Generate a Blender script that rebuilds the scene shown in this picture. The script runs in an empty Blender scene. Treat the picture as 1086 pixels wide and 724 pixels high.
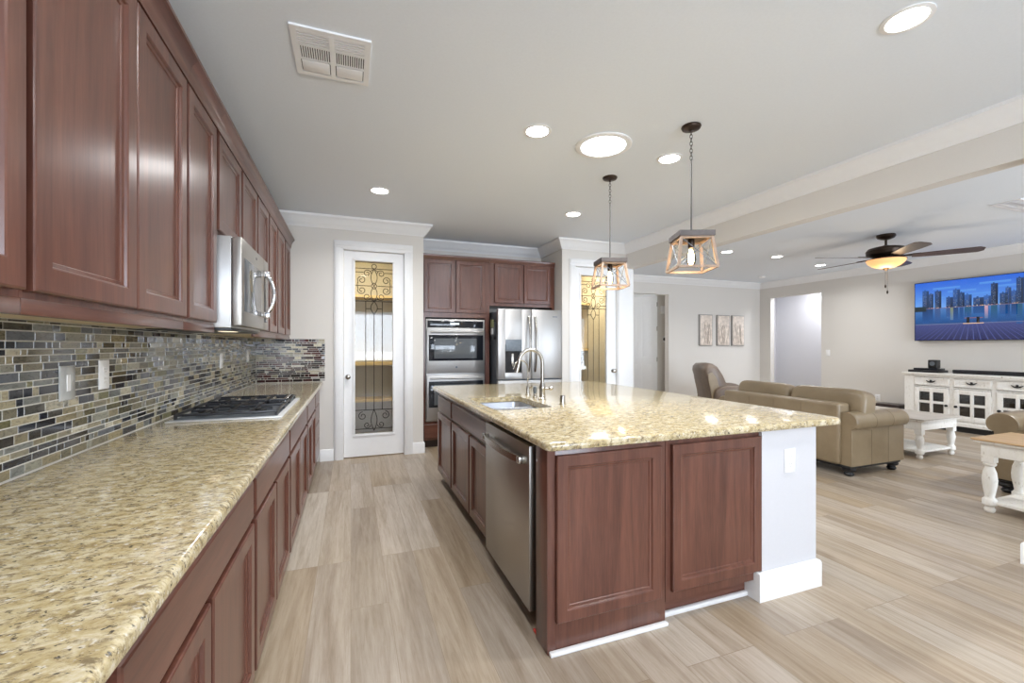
import bpy, bmesh, math, random
from mathutils import Vector, Matrix, Euler
random.seed(7)
PI = math.pi
S = bpy.context.scene
COL = S.collection

# ------------------------------------------------------------------ camera
F = 460.0
YAW = math.atan((543 - 372) / F)
H = 1.32
cam = bpy.data.cameras.new('camera')
cam.sensor_width = 36
cam.lens = 36 * F / 1086
cam.shift_y = -4.5 / 1086 * -1
cam.clip_start = 0.02
camo = bpy.data.objects.new('camera', cam)
COL.objects.link(camo)
camo.location = (0, 0, H)
camo.rotation_euler = (PI / 2, 0, -YAW)
S.camera = camo

# ------------------------------------------------------------------ exposure, world
S.view_settings.view_transform = 'Standard'
S.view_settings.look = 'None'
S.view_settings.gamma = 1
S.view_settings.exposure = 1.46
S.view_settings.use_curve_mapping = False
S.cycles.use_denoising = True
S.cycles.max_bounces = 10
S.cycles.diffuse_bounces = 6
S.cycles.sample_clamp_indirect = 6
w = bpy.data.worlds.new('world'); S.world = w; w.use_nodes = True
w.node_tree.nodes['Background'].inputs[0].default_value = (0.75, 0.86, 1, 1)
w.node_tree.nodes['Background'].inputs[1].default_value = 2.2

def area(name, loc, rot, sx, sy, power, color=(1, 1, 1), shape='RECTANGLE', spread=None):
    l = bpy.data.lights.new(name, 'AREA'); l.shape = shape; l.size = sx
    if shape in ('RECTANGLE', 'ELLIPSE'): l.size_y = sy
    l.energy = power; l.color = color
    if spread: l.spread = spread
    o = bpy.data.objects.new(name, l); COL.objects.link(o)
    o.location = loc; o.rotation_euler = rot
    return o
# daylight lamps at the unseen rear windows; the living room one is added
KW = (-0.6, 3.3, 0.90, 2.45)      # kitchen window x0,x1,z0,z1, widened to let in more light
LW = (4.6, 8.4, 0.05, 2.40)       # unseen living room sliding doors, added to let light in
REAR = -3.6
DAY = (0.84, 0.92, 1.0)
area('daylight_kitchen', ((KW[0] + KW[1]) / 2, REAR - 0.25, 1.6), (PI / 2 + .38, 0, 0), 3.9, 1.6, 112, DAY)
area('added_daylight_living', ((LW[0] + LW[1]) / 2, REAR - 0.25, 1.25), (PI / 2 + .30, 0, 0), 3.8, 2.4, 155, DAY)

# ------------------------------------------------------------------ materials
MATS = {}
def srgb(r, g, b):
    f = lambda c: (c / 255 / 12.92) if c / 255 <= 0.04045 else ((c / 255 + 0.055) / 1.055) ** 2.4
    return (f(r), f(g), f(b), 1)
def nt(name):
    m = bpy.data.materials.new(name); m.use_nodes = True
    t = m.node_tree
    return m, t, t.nodes['Principled BSDF']
def node(t, typ, **kw):
    n = t.nodes.new(typ)
    for k, v in kw.items():
        if k.startswith('i_'): n.inputs[k[2:].replace('_', ' ')].default_value = v
        else: setattr(n, k, v)
    return n
def ramp(t, fac, stops, interp='LINEAR'):
    r = t.nodes.new('ShaderNodeValToRGB'); r.color_ramp.interpolation = interp
    e = r.color_ramp.elements
    while len(e) < len(stops): e.new(0.5)
    for el, (p, c) in zip(e, stops):
        el.position = p; el.color = c
    t.links.new(fac, r.inputs[0]); return r.outputs[0]
def coords(t, scale=(1, 1, 1), kind='Object', rot=(0, 0, 0)):
    c = t.nodes.new('ShaderNodeTexCoord'); mp = t.nodes.new('ShaderNodeMapping')
    mp.inputs['Scale'].default_value = scale; mp.inputs['Rotation'].default_value = rot
    t.links.new(c.outputs[kind], mp.inputs[0]); return mp.outputs[0]
def noise(t, vec, scale=5, detail=4, rough=0.5, dist=0):
    n = node(t, 'ShaderNodeTexNoise'); n.inputs['Scale'].default_value = scale
    n.inputs['Detail'].default_value = detail; n.inputs['Roughness'].default_value = rough
    n.inputs['Distortion'].default_value = dist
    t.links.new(vec, n.inputs['Vector']); return n.outputs['Fac']
def mix(t, fac, a, b, mode='MIX'):
    n = t.nodes.new('ShaderNodeMix'); n.data_type = 'RGBA'; n.blend_type = mode
    for s, v in ((0, fac), (6, a), (7, b)):
        if hasattr(v, 'links') or hasattr(v, 'is_linked'): t.links.new(v, n.inputs[s])
        else: n.inputs[s].default_value = v
    return n.outputs[2]
def bump(t, b, h, strength=0.2, dist=0.002):
    n = node(t, 'ShaderNodeBump'); n.inputs['Strength'].default_value = strength
    n.inputs['Distance'].default_value = dist
    t.links.new(h, n.inputs['Height']); t.links.new(n.outputs[0], b.inputs['Normal'])
def simple(name, color, rough=0.5, metal=0, nscale=30, var=0.06, coat=0, bumps=0, spec=None):
    m, t, b = nt(name)
    v = coords(t)
    n = noise(t, v, nscale, 3)
    c2 = tuple(min(1, x * (1 + var)) for x in color[:3]) + (1,)
    c1 = tuple(x * (1 - var) for x in color[:3]) + (1,)
    t.links.new(ramp(t, n, [(0.3, c1), (0.7, c2)]), b.inputs['Base Color'])
    b.inputs['Roughness'].default_value = rough; b.inputs['Metallic'].default_value = metal
    b.inputs['Coat Weight'].default_value = coat
    if spec is not None: b.inputs['Specular IOR Level'].default_value = spec
    if bumps: bump(t, b, n, bumps)
    MATS[name] = m; return m
def emit(name, color, strength):
    m, t, b = nt(name)
    b.inputs['Base Color'].default_value = (0.8, 0.8, 0.8, 1)
    b.inputs['Emission Color'].default_value = color
    b.inputs['Emission Strength'].default_value = strength
    MATS[name] = m; return m

simple('paint_wall', srgb(218, 214, 208), 0.85, nscale=120, var=0.012, bumps=0.08)
simple('paint_ceiling', srgb(229, 235, 242), 0.9, nscale=70, var=0.012, bumps=0.25)
simple('paint_trim', srgb(236, 236, 236), 0.4, nscale=20, var=0.01)
simple('paint_white', srgb(208, 208, 212), 0.7, nscale=90, var=0.01)
simple('plastic_white', srgb(240, 240, 240), 0.35, var=0.01)
simple('cream_underside', srgb(214, 200, 172), 0.6, var=0.03)
simple('black_gap', srgb(18, 17, 17), 0.7)
simple('black_glass', srgb(30, 32, 38), 0.06, var=0.02)
simple('oven_window', srgb(92, 96, 100), 0.08, var=0.03)
simple('black_iron', srgb(30, 29, 29), 0.45, metal=0.3)
simple('grate_iron', srgb(38, 38, 42), 0.35, metal=0.2, nscale=60, var=0.15)
simple('nickel', srgb(176, 172, 165), 0.26, metal=1, var=0.02)
simple('chrome', srgb(225, 225, 228), 0.08, metal=1, var=0.01)
simple('dark_bronze', srgb(62, 50, 42), 0.35, metal=0.7, nscale=12, var=0.25)
simple('zinc', srgb(112, 120, 128), 0.5, metal=0.5, var=0.1)
simple('black_plastic', srgb(26, 26, 28), 0.4)
simple('weathered_wood', srgb(156, 134, 116), 0.6, nscale=40, var=0.15)
simple('plate_grey', srgb(186, 188, 188), 0.15)
simple('rod_grey', srgb(74, 72, 72), 0.5, metal=0.3)
simple('top_grey', srgb(84, 78, 76), 0.5, metal=0.4, nscale=12, var=.2)
simple('art_frame', srgb(150, 146, 142), 0.6)
simple('art_relief', srgb(176, 162, 150), 0.7)
simple('tray_steel', srgb(222, 222, 222), 0.4, metal=0.6, var=.02)
simple('red_marker', srgb(215, 60, 50), 0.5)
simple('bronze_seam', srgb(120, 104, 82), 0.6)
simple('vent_shade', srgb(70, 70, 72), 0.9)
simple('mitt_green', srgb(150, 152, 110), 0.8, nscale=50, var=0.1)
simple('shelf_wood', srgb(214, 190, 140), 0.6, var=0.05)
simple('pantry_wall', srgb(190, 186, 176), 0.9, var=0.01)
simple('sink_steel', srgb(200, 202, 208), 0.28, metal=0.9, var=0.02)
simple('mirror_tan', srgb(222, 210, 198), 0.6, nscale=14, var=0.2)

def wood(name, dark, light, rough=0.3, axis='z', coat=0.25, gs=1.0):
    m, t, b = nt(name)
    sc = {'z': (14, 14, 0.9), 'y': (14, 0.9, 14), 'x': (0.9, 14, 14)}[axis]
    v = coords(t, tuple(s * gs for s in sc))
    n = noise(t, v, 1.6, 6, 0.6, 0.6)
    v2 = coords(t, tuple(s * gs * 6 for s in sc))
    n2 = noise(t, v2, 2.0, 3)
    a = ramp(t, n, [(0.25, dark), (0.75, light)])
    c = mix(t, 0.25, a, ramp(t, n2, [(0.3, dark), (0.7, light)]))
    t.links.new(c, b.inputs['Base Color'])
    b.inputs['Roughness'].default_value = rough
    b.inputs['Coat Weight'].default_value = coat; b.inputs['Coat Roughness'].default_value = 0.22
    MATS[name] = m
wood('cherry', srgb(70, 40, 33), srgb(120, 77, 62), 0.29)
wood('cherry_y', srgb(70, 40, 33), srgb(120, 77, 62), 0.29, 'y')
wood('cherry_x', srgb(70, 40, 33), srgb(120, 77, 62), 0.29, 'x')
wood('fan_wood', srgb(52, 34, 28), srgb(82, 58, 48), 0.4, 'x')
wood('table_wood', srgb(186, 150, 108), srgb(214, 182, 140), 0.5, 'y')
wood('grey_wood', srgb(168, 160, 150), srgb(200, 192, 182), 0.5, 'y')
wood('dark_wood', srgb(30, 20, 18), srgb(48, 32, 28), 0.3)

def steel(name, col, rough=0.28, axis='z'):
    m, t, b = nt(name)
    sc = {'z': (300, 300, 4), 'y': (300, 4, 300), 'x': (4, 300, 300)}[axis]
    n = noise(t, coords(t, sc), 1, 2)
    b.inputs['Base Color'].default_value = col
    b.inputs['Metallic'].default_value = 1
    t.links.new(ramp(t, n, [(0.3, (rough * 0.95,) * 3 + (1,)), (0.7, (rough * 1.05,) * 3 + (1,))]), b.inputs['Roughness'])
    MATS[name] = m
steel('stainless', srgb(178, 176, 174), 0.42, 'x')
steel('stainless_y', srgb(182, 178, 172), 0.36, 'y')

def granite():
    m, t, b = nt('granite')
    v = coords(t, (0.8, 1.25, 1), rot=(0, 0, 0.35))
    a = ramp(t, noise(t, v, 26, 7, 0.7, 0.5), [(0.30, srgb(146, 126, 88)), (0.44, srgb(184, 166, 124)), (0.56, srgb(204, 190, 156)), (0.72, srgb(224, 217, 198))])
    d = ramp(t, noise(t, v, 46, 5, 0.75, 0.5), [(0.38, (1, 1, 1, 1)), (0.50, (0, 0, 0, 1))])
    c = mix(t, d, a, srgb(132, 116, 88))
    d2 = ramp(t, noise(t, v, 90, 4, 0.65, .3), [(0.34, (1, 1, 1, 1)), (0.41, (0, 0, 0, 1))])
    c = mix(t, d2, c, srgb(78, 72, 64))
    d3 = ramp(t, noise(t, v, 85, 3, 0.6), [(0.60, (0, 0, 0, 1)), (0.72, (1, 1, 1, 1))])
    c = mix(t, d3, c, srgb(222, 218, 208))
    t.links.new(c, b.inputs['Base Color'])
    b.inputs['Roughness'].default_value = 0.14
    b.inputs['Coat Weight'].default_value = 0.3; b.inputs['Coat Roughness'].default_value = 0.04
    MATS['granite'] = m
granite()

def floor_mat():
    m, t, b = nt('oak_planks')
    tc = t.nodes.new('ShaderNodeTexCoord'); sp = t.nodes.new('ShaderNodeSeparateXYZ')
    t.links.new(tc.outputs['Object'], sp.inputs[0])
    cb = t.nodes.new('ShaderNodeCombineXYZ')
    t.links.new(sp.outputs['Y'], cb.inputs['X']); t.links.new(sp.outputs['X'], cb.inputs['Y'])
    br = t.nodes.new('ShaderNodeTexBrick'); br.offset = 0.37; br.offset_frequency = 3
    t.links.new(cb.outputs[0], br.inputs['Vector'])
    br.inputs['Color1'].default_value = (0, 0, 0, 1); br.inputs['Color2'].default_value = (1, 1, 1, 1)
    br.inputs['Mortar'].default_value = (0.5, 0.5, 0.5, 1)
    br.inputs['Scale'].default_value = 1; br.inputs['Mortar Size'].default_value = 0.0012
    br.inputs['Mortar Smooth'].default_value = 0.2
    br.inputs['Brick Width'].default_value = 1.42; br.inputs['Row Height'].default_value = 0.185
    rnd = br.outputs['Color']
    # grain coordinates shifted per plank
    mp = t.nodes.new('ShaderNodeVectorMath'); mp.operation = 'MULTIPLY'; mp.inputs[1].default_value = (17, 1.1, 1)
    t.links.new(tc.outputs['Object'], mp.inputs[0])
    ad = t.nodes.new('ShaderNodeVectorMath'); ad.operation = 'ADD'
    sc = t.nodes.new('ShaderNodeVectorMath'); sc.operation = 'SCALE'; sc.inputs['Scale'].default_value = 37
    t.links.new(rnd, sc.inputs[0]); t.links.new(mp.outputs[0], ad.inputs[0]); t.links.new(sc.outputs[0], ad.inputs[1])
    n = noise(t, ad.outputs[0], 0.8, 6, 0.6, 1.2)
    n2 = noise(t, ad.outputs[0], 5, 6, 0.75, 0.5)
    base = ramp(t, rnd, [(0.0, srgb(164, 151, 137)), (0.3, srgb(192, 181, 169)), (0.55, srgb(174, 157, 135)), (0.8, srgb(186, 175, 162)), (1.0, srgb(200, 191, 180))])
    g = ramp(t, n, [(0.32, srgb(200, 188, 172)), (0.5, srgb(236, 231, 222)), (0.66, srgb(255, 253, 250))])
    c = mix(t, 0.8, base, g, 'MULTIPLY')
    g2 = ramp(t, n2, [(0.3, srgb(212, 202, 188)), (0.55, (1, 1, 1, 1))])
    c = mix(t, 0.6, c, g2, 'MULTIPLY')
    c = mix(t, ramp(t, br.outputs['Fac'], [(0, (0, 0, 0, 1)), (1, (0.6, 0.6, 0.6, 1))]), c, srgb(120, 104, 86))
    t.links.new(c, b.inputs['Base Color'])
    b.inputs['Roughness'].default_value = 0.38
    bump(t, b, n2, 0.05, 0.001)
    MATS['oak_planks'] = m
floor_mat()

def leather(name, col, dark):
    m, t, b = nt(name)
    n = noise(t, coords(t), 3.5, 5, 0.6)
    t.links.new(ramp(t, n, [(0.3, dark), (0.7, col)]), b.inputs['Base Color'])
    b.inputs['Roughness'].default_value = 0.36
    bump(t, b, noise(t, coords(t), 120, 4), 0.12, 0.002)
    MATS[name] = m
leather('leather_tan', srgb(148, 131, 105), srgb(130, 113, 88))
leather('leather_grey', srgb(128, 112, 98), srgb(92, 78, 68))

def distressed():
    m, t, b = nt('distressed_white')
    n = noise(t, coords(t, (1, 1, 0.4)), 45, 5, 0.7)
    t.links.new(ramp(t, n, [(0.30, srgb(176, 166, 152)), (0.40, srgb(232, 229, 222)), (0.8, srgb(240, 238, 234))]), b.inputs['Base Color'])
    b.inputs['Roughness'].default_value = 0.55
    MATS['distressed_white'] = m
distressed()

def attr_mat(name, rough=0.1, emission=0, coat=0):
    m, t, b = nt(name)
    a = t.nodes.new('ShaderNodeAttribute'); a.attribute_name = 'Col'
    b.inputs['Roughness'].default_value = rough
    b.inputs['Coat Weight'].default_value = coat
    if emission:
        t.links.new(a.outputs['Color'], b.inputs['Emission Color'])
        b.inputs['Emission Strength'].default_value = emission
        b.inputs['Base Color'].default_value = (0.01, 0.01, 0.01, 1)
    else:
        c = mix(t, 0.6, a.outputs['Color'], ramp(t, noise(t, coords(t, (1, .5, 1.3)), 70, 5, 0.6, 1.2), [(0.35, (0.30, 0.30, 0.30, 1)), (0.5, (1, 1, 1, 1)), (0.7, (1.35, 1.35, 1.3, 1))]), 'MULTIPLY')
        t.links.new(c, b.inputs['Base Color'])
        t.links.new(ramp(t, a.outputs['Alpha'], [(0, (0.07, 0.07, 0.07, 1)), (1, (0.35, 0.35, 0.35, 1))]), b.inputs['Roughness'])
    MATS[name] = m
attr_mat('mosaic', 0.1)
attr_mat('screen_picture', 0.25, emission=0.42)

def glass(name, tint=(1, 1, 1, 1), rough=0.0, refl=0.12):
    m = bpy.data.materials.new(name); m.use_nodes = True; t = m.node_tree
    for n in list(t.nodes): t.nodes.remove(n)
    o = t.nodes.new('ShaderNodeOutputMaterial'); tr = t.nodes.new('ShaderNodeBsdfTransparent'); gl = t.nodes.new('ShaderNodeBsdfGlossy')
    tr.inputs[0].default_value = tint; gl.inputs['Roughness'].default_value = rough
    mx = t.nodes.new('ShaderNodeMixShader'); fr = t.nodes.new('ShaderNodeFresnel'); fr.inputs[0].default_value = 1.5
    ad = t.nodes.new('ShaderNodeMath'); ad.operation = 'ADD'; ad.inputs[1].default_value = refl
    t.links.new(fr.outputs[0], ad.inputs[0]); t.links.new(ad.outputs[0], mx.inputs[0])
    t.links.new(tr.outputs[0], mx.inputs[1]); t.links.new(gl.outputs[0], mx.inputs[2]); t.links.new(mx.outputs[0], o.inputs[0])
    MATS[name] = m
glass('door_glass', (0.9, 0.92, 0.93, 1), 0.02, 0.0)
glass('bulb_glass', (1, 0.93, 0.82, 1), 0, 0.02)
glass('cabinet_glass', (0.85, 0.86, 0.88, 1), 0.02, 0.04)
glass('clear_plate', (0.93, 0.94, 0.95, 1), 0.1, 0.10)
emit('can_glow', (1, 0.97, 0.92, 1), 9)
emit('can_warm', (1, 0.93, 0.80, 1), 5)
emit('task_glow', (1, .8, .55, 1), 0.5)
emit('skylight_glow', (0.97, 0.99, 1, 1), 7)
emit('filament', (1, 0.72, 0.38, 1), 14)
emit('amber_bowl', (1, 0.48, 0.20, 1), 0.34)
MATS['amber_bowl'].node_tree.nodes['Principled BSDF'].inputs['Base Color'].default_value = (.75, .42, .18, 1)
emit('display_glow', (0.5, 0.75, 0.9, 1), 0.15)

# ------------------------------------------------------------------ mesh building
OFF = {}
class MB:
    def __init__(self):
        self.bm = bmesh.new(); self.col = None
    def face(self, vs, color=None):
        vv = [self.bm.verts.new(v) for v in vs]
        f = self.bm.faces.new(vv)
        if color is not None:
            if self.col is None: self.col = self.bm.loops.layers.float_color.new('Col')
            for l in f.loops: l[self.col] = color
        return f
    def box(self, x0, x1, y0, y1, z0, z1, bev=0, seg=2, M=None):
        if x0 > x1: x0, x1 = x1, x0
        if y0 > y1: y0, y1 = y1, y0
        if z0 > z1: z0, z1 = z1, z0
        co = [(x, y, z) for x in (x0, x1) for y in (y0, y1) for z in (z0, z1)]
        vs = [self.bm.verts.new(M @ Vector(c) if M else c) for c in co]
        fs = [self.bm.faces.new([vs[i] for i in q]) for q in ((0, 1, 3, 2), (4, 6, 7, 5), (0, 4, 5, 1), (2, 3, 7, 6), (0, 2, 6, 4), (1, 5, 7, 3))]
        if bev:
            es = list({e for f in fs for e in f.edges})
            bmesh.ops.bevel(self.bm, geom=es, offset=bev, segments=seg, profile=0.5, affect='EDGES')
        return self
    def prism(self, pts, d, bev=0):
        """pts: 3D polygon, d: extrusion vector"""
        d = Vector(d); a = [self.bm.verts.new(p) for p in pts]; b = [self.bm.verts.new(Vector(p) + d) for p in pts]
        n = len(pts); self.bm.faces.new(a[::-1]); self.bm.faces.new(b)
        for i in range(n):
            self.bm.faces.new((a[i], a[(i + 1) % n], b[(i + 1) % n], b[i]))
        return self
    def rings(self, rings, cap=True, closed=True):
        vr = [[self.bm.verts.new(p) for p in r] for r in rings]
        for a, b in zip(vr, vr[1:]):
            n = len(a)
            for i in range(n if closed else n - 1):
                self.bm.faces.new((a[i], a[(i + 1) % n], b[(i + 1) % n], b[i]))
        if cap:
            self.bm.faces.new(vr[0][::-1]); self.bm.faces.new(vr[-1])
        return self
    def lathe(self, c, prof, n=24, M=None, cap=True):
        c = Vector(c); rs = []
        for r, z in prof:
            r = max(r, 1e-4)
            ring = [Vector((r * math.cos(2 * PI * i / n), r * math.sin(2 * PI * i / n), z)) for i in range(n)]
            rs.append([c + (M @ p if M else p) for p in ring])
        return self.rings(rs, cap)
    def tube(self, pts, r, n=8, closed=False, cap=True):
        pts = [Vector(p) for p in pts]; m = len(pts)
        rr = r if isinstance(r, (list, tuple)) else [r] * m
        tang = []
        for i in range(m):
            a = pts[i - 1] if (i > 0 or closed) else pts[i]
            b = pts[(i + 1) % m] if (i < m - 1 or closed) else pts[i]
            tang.append((b - a).normalized())
        up = Vector((0, 0, 1)) if abs(tang[0].z) < 0.9 else Vector((1, 0, 0))
        nrm = (up - tang[0] * up.dot(tang[0])).normalized(); rings = []
        for i in range(m):
            nrm = (nrm - tang[i] * nrm.dot(tang[i])).normalized()
            bi = tang[i].cross(nrm)
            rings.append([pts[i] + (nrm * math.cos(2 * PI * k / n) + bi * math.sin(2 * PI * k / n)) * rr[i] for k in range(n)])
        if closed:
            vr = [[self.bm.verts.new(p) for p in q] for q in rings]
            for j in range(m):
                a, b = vr[j], vr[(j + 1) % m]
                for i in range(n): self.bm.faces.new((a[i], a[(i + 1) % n], b[(i + 1) % n], b[i]))
            return self
        return self.rings(rings, cap)
    def panel(self, o, u, nrm, W, Hh, loops):
        """concentric rectangles (inset, depth) on the plane o + u*, z*"""
        o = Vector(o); u = Vector(u); nrm = Vector(nrm); v = Vector((0, 0, 1)); rs = []
        for ins, d in loops:
            rs.append([o + u * a + v * b + nrm * d for a, b in ((ins, ins), (W - ins, ins), (W - ins, Hh - ins), (ins, Hh - ins))])
        return self.rings(rs, True)
    def superq(self, c, abc, e1=0.4, e2=0.4, n=24, m=12, M=None, fn=None):
        c = Vector(c); a, b, cc = abc
        sp = lambda t, e: math.copysign(abs(t) ** e, t)
        rs = []
        for j in range(m + 1):
            ph = -PI / 2 + PI * j / m
            r = max(sp(math.cos(ph), e1), 1e-3); z = cc * sp(math.sin(ph), e1)
            ring = []
            for i in range(n):
                th = 2 * PI * i / n
                p = Vector((a * r * sp(math.cos(th), e2), b * r * sp(math.sin(th), e2), z))
                if fn: p = fn(p)
                ring.append(c + (M @ p if M else p))
            rs.append(ring)
        return self.rings(rs, True)
    def build(self, name, mat, parent=None, sharp=38, loc=None):
        bm = self.bm
        bmesh.ops.recalc_face_normals(bm, faces=bm.faces)
        off = Vector(loc) if loc is not None else (OFF.get(parent.name, Vector((0, 0, 0))) if parent else Vector((0, 0, 0)))
        bmesh.ops.translate(bm, verts=bm.verts, vec=-off)
        for f in bm.faces: f.smooth = True
        me = bpy.data.meshes.new(name); bm.to_mesh(me); bm.free()
        me.set_sharp_from_angle(angle=math.radians(sharp))
        me.materials.append(MATS[mat])
        o = bpy.data.objects.new(name, me); COL.objects.link(o)
        if parent:
            o.parent = parent
        else:
            o.location = off
        OFF[o.name] = off
        return o
def B(x0, x1, y0, y1, z0, z1, bev=0, seg=2): return MB().box(x0, x1, y0, y1, z0, z1, bev, seg)
def tag(o, label=None, cat=None, group=None, kind=None):
    if label: o['label'] = label
    if cat: o['category'] = cat
    if group: o['group'] = group
    if kind: o['kind'] = kind
    return o
def thing(name, loc, label, cat, group=None):
    o = bpy.data.objects.new(name, None); COL.objects.link(o); o.location = loc
    o.empty_display_size = 0.1
    OFF[o.name] = Vector(loc)
    return tag(o, label, cat, group)
def struct(o): o['kind'] = 'structure'; return o
def copy_tree(o, loc, label=None, group=None, parent=None):
    c = o.copy(); COL.objects.link(c); c.parent = parent
    if parent is None:
        c.location = loc
        if label: c['label'] = label
        if group: c['group'] = group
    for ch in [x for x in COL.objects if x.parent == o]:
        copy_tree(ch, None, parent=c)
    return c
def sweep(path, prof):
    """profile (d, z) swept along a 2D polyline with mitred corners; d to the right of the direction"""
    P = [Vector(p) for p in path]; rings = []
    for i, p in enumerate(P):
        ns = []
        if i > 0: d = (p - P[i - 1]).normalized(); ns.append(Vector((d.y, -d.x)))
        if i < len(P) - 1: d = (P[i + 1] - p).normalized(); ns.append(Vector((d.y, -d.x)))
        if len(ns) == 2:
            s_ = ns[0] + ns[1]; m_ = s_ / (s_.length_squared / 2)
        else: m_ = ns[0]
        rings.append([Vector((p.x + m_.x * a, p.y + m_.y * a, z)) for a, z in prof])
    b = MB(); b.rings(rings, True); return b
def arc(c, r, a0, a1, n=10): return [(c[0] + r * math.cos(a0 + (a1 - a0) * i / n), c[1] + r * math.sin(a0 + (a1 - a0) * i / n)) for i in range(n + 1)]

# ------------------------------------------------------------------ the setting
C = 2.80
XL, XR, YF, YB = -0.97, 9.15, 5.40, 7.64
struct(B(XL - .12, XR + 1.6, REAR - .12, 10.2, -0.06, 0).build('floor', 'oak_planks'))
struct(B(XL - .12, XR + 1.6, REAR - .12, 10.2, C, C + 0.06).build('ceiling', 'paint_ceiling'))
struct(B(XL - .12, XL, REAR - .12, YF + .12, 0, C).build('wall_left', 'paint_wall'))
b = MB()
DA = (-.09, .62); DB = (2.95, 3.66); DH = 2.45
for x0, x1, z0, z1 in ((XL, DA[0], 0, C), (DA[1], .84, 0, C), (DA[0], DA[1], DH, C), (2.75, DB[0], 0, C), (DB[1], 3.93, 0, C), (DB[0], DB[1], DH, C)):
    b.box(x0, x1, YF, YF + .12, z0, z1)
b.box(.72, .84, YF + .12, 6.24, 0, C); b.box(.84, 2.75, 6.12, 6.24, 0, C); b.box(2.75, 2.87, YF + .12, 6.24, 0, C)
b.box(3.81, 3.93, YF + .12, YB + .12, 0, C)
struct(b.build('wall_far', 'paint_wall'))
b = MB()
OP = (5.57, 6.47); OH = 2.43
for x0, x1, z0, z1 in ((3.93, OP[0], 0, C), (OP[1], XR + .12, 0, C), (OP[0], OP[1], OH, C)):
    b.box(x0, x1, YB, YB + .12, z0, z1)
struct(b.build('wall_back', 'paint_wall'))
b = MB()
TO = (6.20, 7.36)
for y0, y1, z0, z1 in ((REAR - .12, TO[0], 0, C), (TO[1], YB, 0, C), (TO[0], TO[1], OH, C)):
    b.box(XR, XR + .12, y0, y1, z0, z1)
struct(b.build('wall_right', 'paint_wall'))
# rear wall with its window openings
b = MB()
for x0, x1, z0, z1 in ((XL, KW[0], 0, C), (KW[0], KW[1], 0, KW[2]), (KW[0], KW[1], KW[3], C), (KW[1], LW[0], 0, C), (LW[0], LW[1], LW[3], C), (LW[1], XR, 0, C)):
    b.box(x0, x1, REAR - .12, REAR, z0, z1)
struct(b.build('wall_rear', 'paint_wall'))
struct(B(3.82, 3.93, REAR, 1.375, 0, 2.45).build('wall_middle', 'paint_wall'))
struct(B(3.80, 3.93, REAR, YF, 2.45, C).build('trim_1', 'paint_wall'))   # dropped beam between kitchen and living room
# corridor beyond the right wall and hall beyond the back wall, pantries
struct(MB().box(XR + 1.25, XR + 1.35, 5.3, 8.3, 0, C).box(XR + .12, XR + 1.35, 8.2, 8.3, 0, C).box(XR + .12, XR + 1.35, 5.3, 5.4, 0, C).build('wall_corridor', 'paint_white'))
struct(MB().box(4.9, 5.0, YB + .12, 10, 0, C).box(4.9, 9.2, 9.6, 9.7, 0, C).box(6.56, 7.6, 8.12, 8.2, 0, C).box(6.9, 7.0, YB + .12, 8.12, 0, C).build('wall_hall', 'paint_wall'))
struct(MB().box(XL, .72, 7.0, 7.1, 0, C).box(XL - .1, XL, YF + .12, 7.1, 0, C).box(.72, .82, 6.24, 7.1, 0, C).build('wall_pantry', 'pantry_wall'))
struct(MB().box(2.87, 3.81, 6.9, 7.0, 0, C).box(2.77, 2.87, 6.24, 7.0, 0, C).build('wall_pantry_right', 'pantry_wall'))
area('corridor_lamp', (XR + .7, 6.8, C - .06), (0, 0, 0),   .5, .5, 12, (0.95, 0.96, 1))
area('hall_lamp', (5.25, 9.3, C - .06), (0, 0, 0), .4, .4, 7, (1, .97, .92))

crown = [(0, C), (0, C - .135), (.012, C - .135), (.018, C - .118), (.030, C - .110), (.050, C - .080), (.075, C - .045), (.088, C - .030), (.098, C - .024), (.098, C)]
struct(sweep([(XL, REAR), (XL, YF), (.84, YF), (.84, 6.12), (2.75, 6.12), (2.75, YF), (3.80, YF), (3.80, REAR)], crown).build('trim_2', 'paint_trim'))
struct(sweep([(3.93, YF), (3.93, YB), (XR, YB), (XR, REAR)], crown).build('trim_3', 'paint_trim'))
base = [(0, 0), (.016, 0), (.016, .118), (.012, .128), (.006, .134), (0, .134)]
def bb(name, path): struct(sweep(path, base).build(name, 'paint_trim'))
bb('baseboard_far', [(-.33, YF), (-.185, YF)])
bb('baseboard_pantry', [(.70, YF), (.84, YF), (.84, 5.60)])
bb('baseboard_back', [(3.93, YF + .12), (3.93, YB), (OP[0], YB)])
bb('baseboard_corner', [(OP[1], YB), (XR, YB), (XR, TO[1])])
bb('baseboard_right', [(XR, TO[0]), (XR, REAR)])
bb('baseboard_middle', [(3.93, REAR), (3.93, 1.375), (3.82, 1.375), (3.82, REAR)])
bb('baseboard_corridor', [(XR + .12, 8.2), (XR + 1.25, 8.2), (XR + 1.25, 5.4)])

# rear windows (behind the camera)
def window(name, x0, x1, z0, z1, mull, sill=True):
    b = MB(); y = REAR - .06
    for a, c, d, e in ((x0, x1, z0, z0 + .05), (x0, x1, z1 - .05, z1), (x0, x0 + .05, z0, z1), (x1 - .05, x1, z0, z1)): b.box(a, c, y - .03, y + .03, d, e)
    for m_ in mull: b.box(m_ - .03, m_ + .03, y - .03, y + .03, z0 + .05, z1 - .05)
    o = struct(b.build(name, 'paint_trim'))
    MB().box(x0 + .05, x1 - .05, y - .003, y + .003, z0 + .05, z1 - .05).build('glass_pane', 'cabinet_glass', o)
    return o
window('window_1', *KW, [(KW[0] + KW[1]) / 2])
window('added_window_2', *LW, [(LW[0] + LW[1]) / 2])  # unseen opening, added to brighten the living room

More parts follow.
